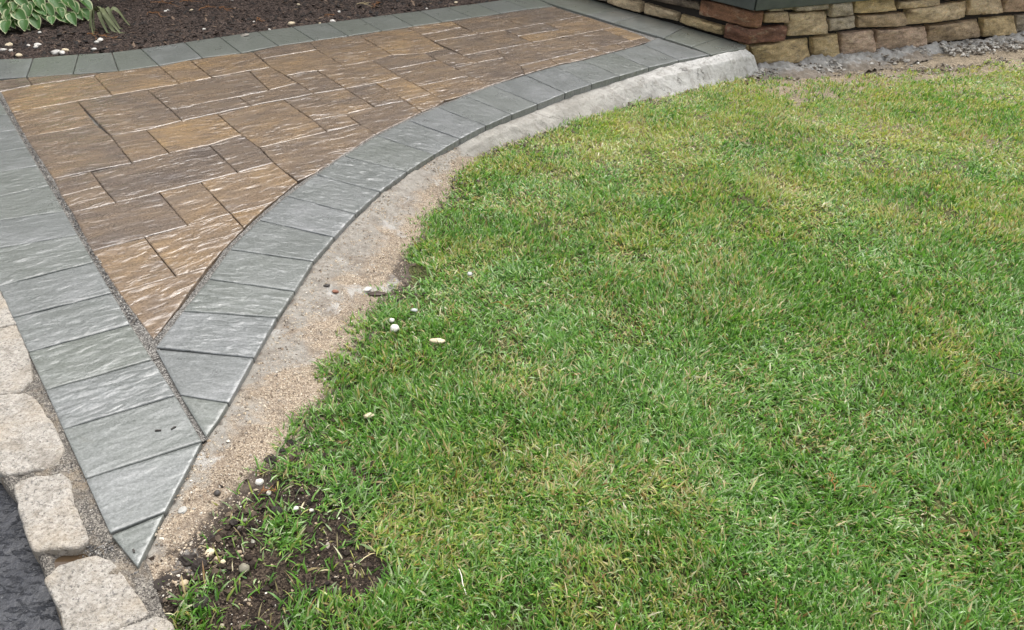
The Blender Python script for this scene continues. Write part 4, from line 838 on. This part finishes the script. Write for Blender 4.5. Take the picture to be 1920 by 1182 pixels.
# ------------------------------------------------------------------ plants and small things
LEAF_IN = mat_leaf('hosta leaf green', (.055, .15, .03), (.10, .23, .05)); LEAF_RIM = mat_leaf('hosta leaf cream rim', (.52, .58, .30), (.66, .68, .42))
STEM = mat_plain('green stem', (.13, .20, .06), .5)
def leaf_mesh(seed):
    r = random.Random(seed); nt_, nw = 11, 9; L, Wd = 1.0, .35 + r.random() * .07
    V, mid = [], (nw - 1) / 2
    droop = .06 + r.random() * .14; cup = .10 + r.random() * .10; tw = (r.random() - .5) * .25
    for i in range(nt_):
        t = i / (nt_ - 1); w_ = Wd * (math.sin(math.pi * min(1, (t * .93 + .07)) ** .72) ** .85) * (1 if t < 1 else 0.02)
        if t < .02: w_ = Wd * .12
        for j in range(nw):
            q = (j - mid) / mid; q = math.copysign(abs(q) ** .75, q)
            back = -.07 * abs(q) * max(0, 1 - t * 5)
            z = cup * abs(q) ** 1.4 * w_ / Wd - droop * t * t + tw * q * t * .3 + .012 * math.sin(abs(q) * 14)
            V.append((t * L + back, q * w_, z))
    F = grid_faces(nt_, nw)
    me = mesh_np('leaf', V, [F], LEAF_IN); me.materials.append(LEAF_RIM)
    mi = []
    for i in range(nt_ - 1):
        for j in range(nw - 1): mi.append(1 if j in (0, nw - 2) or i == nt_ - 2 else 0)
    me.polygons.foreach_set('material_index', mi); return me
HB = np.array([-3.95, 6.35, .03])
hosta = thing('hosta_plant', tuple(HB), 'leafy green hosta with cream-edged leaves at the corner of the mulch bed', 'plant')
leaves = [leaf_mesh(k) for k in range(6)]
stems_bm = bmesh.new()
def tube(bm, pts, r0, r1, seg=5):
    prev = None; n_ = len(pts)
    for i, p in enumerate(pts):
        p = Vector(p); d = (Vector(pts[min(i + 1, n_ - 1)]) - Vector(pts[max(i - 1, 0)])).normalized()
        a = d.orthogonal().normalized(); b_ = d.cross(a); r = r0 + (r1 - r0) * i / (n_ - 1)
        ring = [bm.verts.new(p + (a * math.cos(2 * math.pi * k / seg) + b_ * math.sin(2 * math.pi * k / seg)) * r) for k in range(seg)]
        if prev:
            best = min(range(seg), key=lambda s_: sum((prev[k].co - ring[(k + s_) % seg].co).length for k in range(seg)))
            ring = ring[best:] + ring[:best]
            for k in range(seg): bm.faces.new((prev[k], prev[(k + 1) % seg], ring[(k + 1) % seg], ring[k])).smooth = True
        prev = ring
def bm_obj(name, bm, mat, parent=None, **kw):
    bmesh.ops.recalc_face_normals(bm, faces=bm.faces[:]); me = bpy.data.meshes.new(name); bm.to_mesh(me); bm.free(); me.materials.append(mat)
    return obj(name, me, parent, **kw)
more = []
for k in range(26):                                              # the rest of the mound, mostly past the frame
    a = random.uniform(-.1, 3.2); e = random.uniform(.25, 1.3)
    more.append((HB[0] - .02 + .74 * math.cos(a) * math.cos(e), HB[1] + .68 * math.sin(a) * math.cos(e), .0 + .40 * math.sin(e)))
low = [(p[0] + .03 + random.uniform(-.03, .03), p[1] - .04, p[2] - .05) for p in HOSTA[:22:2]]
for i, p in enumerate(HOSTA + low + more):
    P = np.array(p) - HB; rad = np.array([P[0] / .78 ** 2, P[1] / .72 ** 2, (P[2] + .04) / .42 ** 2]); nrm_ = Vector(rad).normalized()
    nrm_ = (nrm_ * .75 + Vector((0, -.25, .55)) + Vector((random.uniform(-.4, .4), random.uniform(-.4, .2), random.uniform(-.1, .4)))).normalized()
    out = Vector((P[0], P[1], 0)).normalized() + Vector((random.uniform(-.55, .55), random.uniform(-.55, .55), 0)); out.normalize()
    fw = (out + Vector((0, 0, -.45 - .5 * random.random()))).normalized(); sd = nrm_.cross(fw).normalized(); up_ = fw.cross(sd).normalized()
    L = random.uniform(.082, .118)
    org = Vector(P) - fw * L * .5; org.z = max(org.z, .06)
    Mx = Matrix(((fw.x, sd.x, up_.x, org.x), (fw.y, sd.y, up_.y, org.y), (fw.z, sd.z, up_.z, org.z), (0, 0, 0, 1))) @ Matrix.Scale(L, 4)
    o = obj('leaf', leaves[i % 6], hosta); o.matrix_local = Mx
    b0 = Vector((org.x * .12, org.y * .12, -.03)); mid_ = (b0 + org) / 2 + Vector((0, 0, .06))
    tube(stems_bm, [b0, (b0 + mid_) / 2 + Vector((0, 0, .02)), mid_, (mid_ + org) / 2 + Vector((0, 0, .012)), org], .004, .0022)
bm_obj('stems', stems_bm, STEM, hosta)

# ------------------------------------------------------------------ dark two-storey facade added unseen above the frame for the wet paving to mirror
hd = np.array([math.cos(math.radians(22)), math.sin(math.radians(22))]); hn = np.array([hd[1], -hd[0]]); h0 = np.array([-1.2, 9.6])
hs_ = thing('added_house', (h0[0], h0[1], -.3), 'dark shingled facade added out of view for the wet paving to mirror', 'added_house')
def hbox(name, s0, s1, o0, o1, z0, z1, mat, parent):
    bm = bmesh.new(); vv = []
    for z in (z0, z1):
        for (a, b) in ((s0, o0), (s1, o0), (s1, o1), (s0, o1)): vv.append(bm.verts.new((hd[0] * a + hn[0] * b, hd[1] * a + hn[1] * b, z)))
    for f in ((0, 1, 2, 3), (4, 5, 6, 7), (0, 1, 5, 4), (1, 2, 6, 5), (2, 3, 7, 6), (3, 0, 4, 7)): bm.faces.new([vv[k] for k in f])
    return bm_obj(name, bm, mat, parent)
HW = mat_plain('dark shingles', (.085, .075, .062), .8, .4, 12); HT = mat_plain('white trim', (.6, .6, .58), .6, .1); HG = mat_plain('window glass', (.02, .025, .03), .08, .1)
hbox('wall', -9, 9, -.25, 0, 0, 6.3, HW, hs_)
for zb in (1.3, 4.1):
  for s_ in (-6.5, -3.4, 2.2, 5.6):
    wd = hbox('window', s_ - .55, s_ + .55, .0, .05, zb, zb + 1.5, HT, hs_); hbox('pane', s_ - .46, s_ + .46, .045, .06, zb + .09, zb + 1.41, HG, wd)
bm = bmesh.new(); q = [(-9.3, .45, 6.25), (9.3, .45, 6.25), (9.3, -4.5, 8.8), (-9.3, -4.5, 8.8)]
lo_ = [bm.verts.new((hd[0] * a + hn[0] * b, hd[1] * a + hn[1] * b, z)) for a, b, z in q]; hi_ = [bm.verts.new(v.co + Vector((0, 0, .12))) for v in lo_]
bm.faces.new(lo_); bm.faces.new(hi_)
for k in range(4): bm.faces.new((lo_[k], lo_[(k + 1) % 4], hi_[(k + 1) % 4], hi_[k]))
bm_obj('roof', bm, mat_plain('roof shingles', (.06, .058, .055), .85, .4, 20), hs_)

# wilted perennial beside the hosta
WILT = mat_plain('wilted grey-green leaf', (.15, .17, .08), .6)
wp = thing('wilted_plant', (-3.02, 5.92, .0), 'limp wilted strappy plant flopped on the mulch beside the hosta', 'plant')
for k in range(11):
    r = random.Random(40 + k); a = r.uniform(-2.6, -.4) if k < 7 else r.uniform(0, 6.28); L = r.uniform(.12, .26); bm = bmesh.new()
    prev = None
    for i in range(9):
        t = i / 8; z = .01 + .16 * math.sin(math.pi * min(1, t * 1.15)) * (1 - .3 * t) * r.uniform(.9, 1.1) + (0.0 if t < .9 else .0)
        c_ = Vector((math.cos(a + t * .9) * L * t, math.sin(a + t * .9) * L * t, max(z, .012))); sd = Vector((-math.sin(a + t), math.cos(a + t), .4)) * (.013 * math.sin(math.pi * min(1, .12 + t * .88)) + .001)
        pr = (bm.verts.new(c_ - sd), bm.verts.new(c_ + Vector((0, 0, -.003))), bm.verts.new(c_ + sd))
        if prev:
            bm.faces.new((prev[0], prev[1], pr[1], pr[0])).smooth = True; bm.faces.new((prev[1], prev[2], pr[2], pr[1])).smooth = True
        prev = pr
    bm_obj('leaf', bm, WILT, wp)

# dry orange twigs
TWIG = mat_plain('dry orange conifer twig', (.34, .15, .05), .7); TWIGP = mat_plain('bleached twig', (.42, .34, .20), .7)
def twig(x, y, z, L, a, label, group=None, mat=TWIG, br=6, seed=0, r0=.0022):
    r = random.Random(seed); bm = bmesh.new(); pts = []
    for i in range(6):
        t = i / 5; pts.append(Vector((math.cos(a) * L * t + r.uniform(-.1, .1) * L, math.sin(a) * L * t + r.uniform(-.1, .1) * L, r0 * .8 + .012 * math.sin(3.1 * t) * (br > 0) + r.uniform(0, .006))))
    tube(bm, pts, r0, r0 * .5, 5)
    for k in range(br):
        p = pts[1 + k % 5]; b = a + r.choice((-1, 1)) * r.uniform(.4, 1.2); l2 = L * r.uniform(.2, .45)
        tube(bm, [p, p + Vector((math.cos(b) * l2 * .5, math.sin(b) * l2 * .5, r.uniform(0, .012))), p + Vector((math.cos(b + .3) * l2, math.sin(b + .3) * l2, r.uniform(-.002, .008)))], r0 * .7, r0 * .35, 4)
    o = bm_obj('dry_twig', bm, mat, loc=(x, y, z), label=label, category='twig')
    if group: o['group'] = group
    return o
def mz(x, y):
    P = np.array([x, y]); d_ = float(dist_poly(np.array([x]), np.array([y]), ml, False)[0]); return float(mulch_z(np.array([x]), np.array([y]), np.array([d_]))[0])
def gxy(px, py, z=0.0):
    X_ = px - 960; Y_ = -(py - 591); c_, s_ = math.cos(ROLL), math.sin(ROLL); X_, Y_ = c_ * X_ - s_ * Y_, s_ * X_ + c_ * Y_
    d_ = (X_, FPX * math.cos(PITCH) + Y_ * math.sin(PITCH), -FPX * math.sin(PITCH) + Y_ * math.cos(PITCH)); t = (CAM_H - z) / -d_[2]
    return d_[0] * t, d_[1] * t
for k, (x, y, L) in enumerate([(-2.95, 6.55, .22), (-2.75, 6.62, .25), (-2.6, 6.7, .18), (-2.86, 6.3, .2), (-3.1, 5.75, .16), (-2.98, 5.68, .14), (-2.4, 6.55, .14), (-2.05, 6.35, .12), (-1.5, 6.55, .12), (-2.72, 6.78, .2), (-2.55, 6.45, .15), (-1.2, 6.95, .14)]):
    twig(x, y, mz(x, y) + .004, L, random.uniform(-2, 1), 'dry orange conifer twig lying on the dark mulch', 'dry twigs on the mulch', seed=60 + k)
x, y = gxy(672, 10); twig(x, y, mz(x, y) + .006, .14, -.6, 'bleached pale forked twig lying on the mulch by the back border', mat=TWIGP, br=3, seed=91, r0=.005)
for k, (px_, py_, L, a) in enumerate([(1562, 925, .06, 1.4), (1605, 915, .05, -.3), (920, 565, .08, -.4), (1850, 840, .05, 1.1), (480, 925, .05, .4)]):
    x, y = gxy(px_, py_, -.02); zz = float(soil_z(np.array([x]), np.array([y]))[0]) + (.018 if k < 4 else .006)
    twig(x, y, zz, L, a, 'dry orange conifer twig caught in the lawn grass' if k < 4 else 'dry orange twig on sandy soil by the border tip', 'dry twigs in the lawn' if k < 4 else None, seed=120 + k, r0=.0014)

x, y = gxy(1840, 692, -.03); twig(x, y, float(soil_z(np.array([x]), np.array([y]))[0]) + .030, .26, -.55, 'long thin dark twig lying across the lawn grass', mat=mat_plain('dark twig', (.035, .03, .025), .7), br=2, seed=171, r0=.002)
# single stones, chips and scraps
def pebble(name, x, y, z, size, colr, label, cat, flat=.6, elong=1.3, seed=0, group=None, rz=None):
    rough_ = 1.6 if name == 'earth_clod' else .75
    bm = bmesh.new(); bmesh.ops.create_icosphere(bm, subdivisions=3, radius=1.0); r = random.Random(seed); o1, o2 = r.random() * 50, r.random() * 50
    for v in bm.verts:
        k = 1 + rough_ * (float(fbm(v.co.x * 1.1 + o1, v.co.y * 1.1 + v.co.z * 1.7 + o2, seed, 4, .65)) - .5)
        v.co = Vector((v.co.x * elong, v.co.y, v.co.z * flat)) * k * size
    for f in bm.faces: f.smooth = name != 'earth_clod'
    o = bm_obj(name, bm, colr, loc=(x, y, z + size * flat * .55), label=label, category=cat); o.rotation_euler = (r.uniform(-.2, .2), r.uniform(-.2, .2), r.uniform(0, 6) if rz is None else rz)
    if group: o['group'] = group
    return o
WHT = mat_plain('white quartz pebble', (.66, .63, .57), .5, .3, 60); TANP = mat_plain('tan pebble', (.46, .36, .24), .55, .4, 60)
DKP = mat_plain('dark pebble', (.055, .048, .042), .5, .4, 60); REDP = mat_plain('reddish pebble', (.26, .12, .075), .55, .4, 60)
CLD = mat_plain('black earth clod', (.028, .021, .017), .8, .5, 60); SHELL = mat_plain('pale wood chip', (.62, .52, .36), .6, .4, 90)
def lawn_at(px_, py_, off):
    x, y = gxy(px_, py_, -.03); zz = float(lawn_z(y)); x, y = gxy(px_, py_, zz + off); return x, y, float(soil_z(np.array([x]), np.array([y]))[0]) + off
def strip_at(px_, py_):
    x, y = gxy(px_, py_, -.03); i = np.argmin((SX - x) ** 2 + (SY - y) ** 2); return x, y, float(SZ.ravel()[i])
x, y, z = strip_at(705, 546); pebble('wood_chip', x, y, z, .017, mat_plain('dark bark', (.05, .030, .022), .55), 'dark brown bark sliver lying on sand at the lawn edge', 'wood chip', .35, 1.9, 3, rz=.15)
x, y, z = strip_at(688, 541); pebble('pebble', x, y, z, .012, WHT, 'pale stone touching the dark bark sliver on the sand', 'pebble', .6, 1.4, 4)
x, y, z = lawn_at(740, 618, .018); pebble('pebble', x, y, z, .016, WHT, 'larger white pebble of a pair in the grass edge', 'pebble', .8, 1.1, 5)
x, y, z = lawn_at(734, 602, .018); pebble('pebble', x, y, z, .009, WHT, 'smaller white pebble of a pair in the grass edge', 'pebble', .8, 1.2, 6)
x, y, z = lawn_at(820, 641, .020); pebble('wood_chip', x, y, z, .013, SHELL, 'pale cream wood chip lying on top of the grass', 'wood chip', .5, 2.2, 7, rz=-.25)
x, y, z = lawn_at(692, 781, .016); pebble('pebble', x, y, z, .011, SHELL, 'cream pebble half hidden in dark green grass', 'pebble', .6, 1.5, 8)
x, y, z = lawn_at(776, 584, .018); pebble('pebble', x, y, z, .009, mat_plain('grey pebble', (.45, .46, .45), .5), 'small grey pebble in the grass behind the white pair', 'pebble', .6, 1.4, 9)
x, y, z = lawn_at(881, 515, .02); pebble('pebble', x, y, z, .010, mat_plain('light grey pebble', (.5, .5, .47), .5), 'light grey pebble deeper in the lawn', 'pebble', .7, 1.3, 10)
x, y, z = strip_at(629, 547); pebble('pebble', x, y, z, .009, REDP, 'small reddish pebble on the sand', 'pebble', .7, 1.4, 11)
x, y, z = strip_at(613, 540); pebble('pebble', x, y, z, .008, DKP, 'small dark pebble beside the reddish one on the sand', 'pebble', .6, 1.6, 12)
x, y, z = strip_at(409, 931); pebble('pebble', x, y, z, .0085, DKP, 'round black pebble on sand near the border tip', 'pebble', .8, 1.0, 13)
x, y, z = strip_at(345, 965); pebble('pebble', x, y, z, .011, mat_plain('flat grey stone', (.38, .37, .34), .5), 'flat grey stone chip on sand beside the border tip', 'pebble', .4, 1.4, 14)
for k, (a, b, s_) in enumerate([(487, 906, .010), (504, 925, .006), (555, 957, .007), (585, 960, .005), (480, 818, .005)]):
    x, y, z = lawn_at(a, b, .004); pebble('pebble', x, y, z, s_, WHT, 'small white pebble on the dark bare soil', 'pebble', .8, 1.2, 20 + k, 'white pebbles on the bare soil')
for k, (a, b, s_) in enumerate([(393, 1037, .011), (407, 1048, .006), (418, 1055, .006), (345, 1095, .008), (310, 1100, .007)]):
    x, y, z = lawn_at(a, b, .004); pebble('pebble', x, y, z, s_, TANP if k % 2 else SHELL, ('tan' if k % 2 else 'largest cream' if k == 0 else 'cream') + ' gravel stone among the dark clods by the ' + ('border tip' if b < 1080 else 'kerb'), 'pebble', .7, 1.3, 30 + k, 'tan gravel among the clods')
for k, (a, b, s_) in enumerate([(352, 1050, .021), (372, 1062, .018), (305, 1098, .017), (285, 1140, .016), (380, 1138, .013), (460, 1068, .011), (362, 1005, .012), (508, 868, .016), (530, 850, .014), (545, 835, .012), (520, 960, .012), (395, 1010, .012), (440, 985, .010)]):
    x, y, z = lawn_at(a, b, .002); pebble('earth_clod', x, y, z, s_, CLD, ('largest' if k == 0 else 'big' if s_ > .0155 else 'small') + ' lumpy black earth clod ' + ('by the kerb' if 2 <= k <= 4 else 'at the grass edge' if 7 <= k <= 9 else 'on the bare soil'), 'soil clod', .7, 1.2, 40 + k, 'black clods on the bare soil')
x, y, z = lawn_at(458, 1070, .004); pebble('pebble', x, y, z, .012, mat_plain('olive stone', (.22, .20, .15), .55), 'olive grey stone on bare soil beside the grass', 'pebble', .8, 1.1, 60)
for k, (a, b, s_) in enumerate([(105, 99, .026), (117, 101, .018), (123, 97, .018), (72, 88, .0175), (68, 91, .014), (17, 87, .018), (54, 89, .013), (8, 98, .0175), (22, 99, .014), (36, 105, .016), (77, 70, .014), (182, 83, .015), (189, 80, .018), (177, 95, .015)]):
    x, y = gxy(a, b, -.01); z = mz(x, y); pebble('pebble', x, y, z, s_, WHT if k not in (2, 5, 9) else SHELL, ('cream stone' if k in (2, 5, 9) else 'largest white stone' if k == 0 else 'white stone' if s_ > .017 else 'small white pebble') + ' lying on the mulch ' + ('touching the back border' if b > 94 else 'in front of the hosta' if b > 84.5 else 'under the hosta leaves' if k == 10 else 'below the wilted plant'), 'pebble', .65, 1.25, 70 + k, 'white stones by the hosta')
for k, (a, b, s_) in enumerate([(546, 40, .022), (623, 37, .020), (382, 52, .012), (360, 24, .013), (317, 24, .012), (436, 4, .010), (560, 14, .014), (636, 21, .012), (505, 53, .009), (600, 41, .010), (312, 30, .012), (476, 38, .009), (855, 5, .012), (800, 13, .010)]):
    x, y = gxy(a, b, -.0); z = mz(x, y); pebble('pebble', x, y, z, s_, WHT if k % 3 else SHELL, ('white' if k % 3 else 'cream') + (' stone' if s_ > .018 else ' pebble' if s_ > .0115 else ' tiny pebble') + (' on the mulch at the edge of the back border' if b > 35 else ' out on the open mulch'), 'pebble', .65, 1.25, 90 + k, 'pale pebbles on the mulch')
x, y = gxy(459, 68, 0); pebble('pebble', x, y, .001, .022, mat_plain('grey brown stone', (.22, .20, .17), .5), 'grey brown stone resting on a back border paver', 'pebble', .4, 1.5, 110, rz=.3)
for k, (a, b, L, an, lab) in enumerate([(297, 809, .016, .12, 'short black wood splinter lying flat on a grey border paver'), (326, 804, .015, .9, 'curled black leaf scrap beside the splinter on the grey paver'), (251, 1035, .010, -1.0, 'tiny dark leaf bit on the pointed border tip paver')]):
    x, y = gxy(a, b, .001); bm = bmesh.new(); tube(bm, [(-L / 2, 0, .003), (0, .001, .0035), (L / 2, 0, .003)], .0026, .0022, 6)
    o = bm_obj('wood_splinter', bm, DKP, loc=(x, y, .001), label=lab, category='splinter'); o.rotation_euler = (0, 0, an)
# one bleached straw in the lawn
x, y, z = lawn_at(868, 1092, .022); bm = bmesh.new(); tube(bm, [(-.012, .034, .004), (-.004, .012, .008), (0, -.01, .009), (.010, -.036, .003)], .0016, .0012, 5)
bm_obj('straw', bm, mat_plain('white straw', (.72, .69, .58), .5, .1), loc=(x, y, z), label='bleached white straw lying in the near grass', category='straw')
# sprigs of grass on the bare soil
SPR = mat_plain('bright sprig', (.17, .30, .035), .45)
for k, (a, b, s_) in enumerate([(478, 1012, .05), (462, 990, .045), (360, 1108, .045), (300, 1098, .035), (412, 1156, .04), (555, 1018, .045), (485, 1110, .035)]):
    x, y, z = lawn_at(a, b, .0); t_ = thing('grass_sprig', (x, y, z - .002), 'small bright green grass sprig sprouting from the bare soil', 'grass sprig', 'grass sprigs on the bare soil')
    for q in range(6):
        r = random.Random(900 + k * 10 + q); a_ = r.uniform(0, 6.28); l_ = s_ * r.uniform(.6, 1.1); le = r.uniform(.3, 1.1); bm = bmesh.new(); prev = None
        for i in range(5):
            t = i / 4; c_ = Vector((math.cos(a_) * l_ * le * t * t * .9, math.sin(a_) * l_ * le * t * t * .9, l_ * t * (1 - .35 * le * t))); sd = Vector((-math.sin(a_), math.cos(a_), 0)) * .0019 * (1 - t * .9)
            pr = (bm.verts.new(c_ - sd), bm.verts.new(c_ + sd))
            if prev: bm.faces.new((prev[0], prev[1], pr[1], pr[0]))
            prev = pr
        bm_obj('blade', bm, SPR, t_)
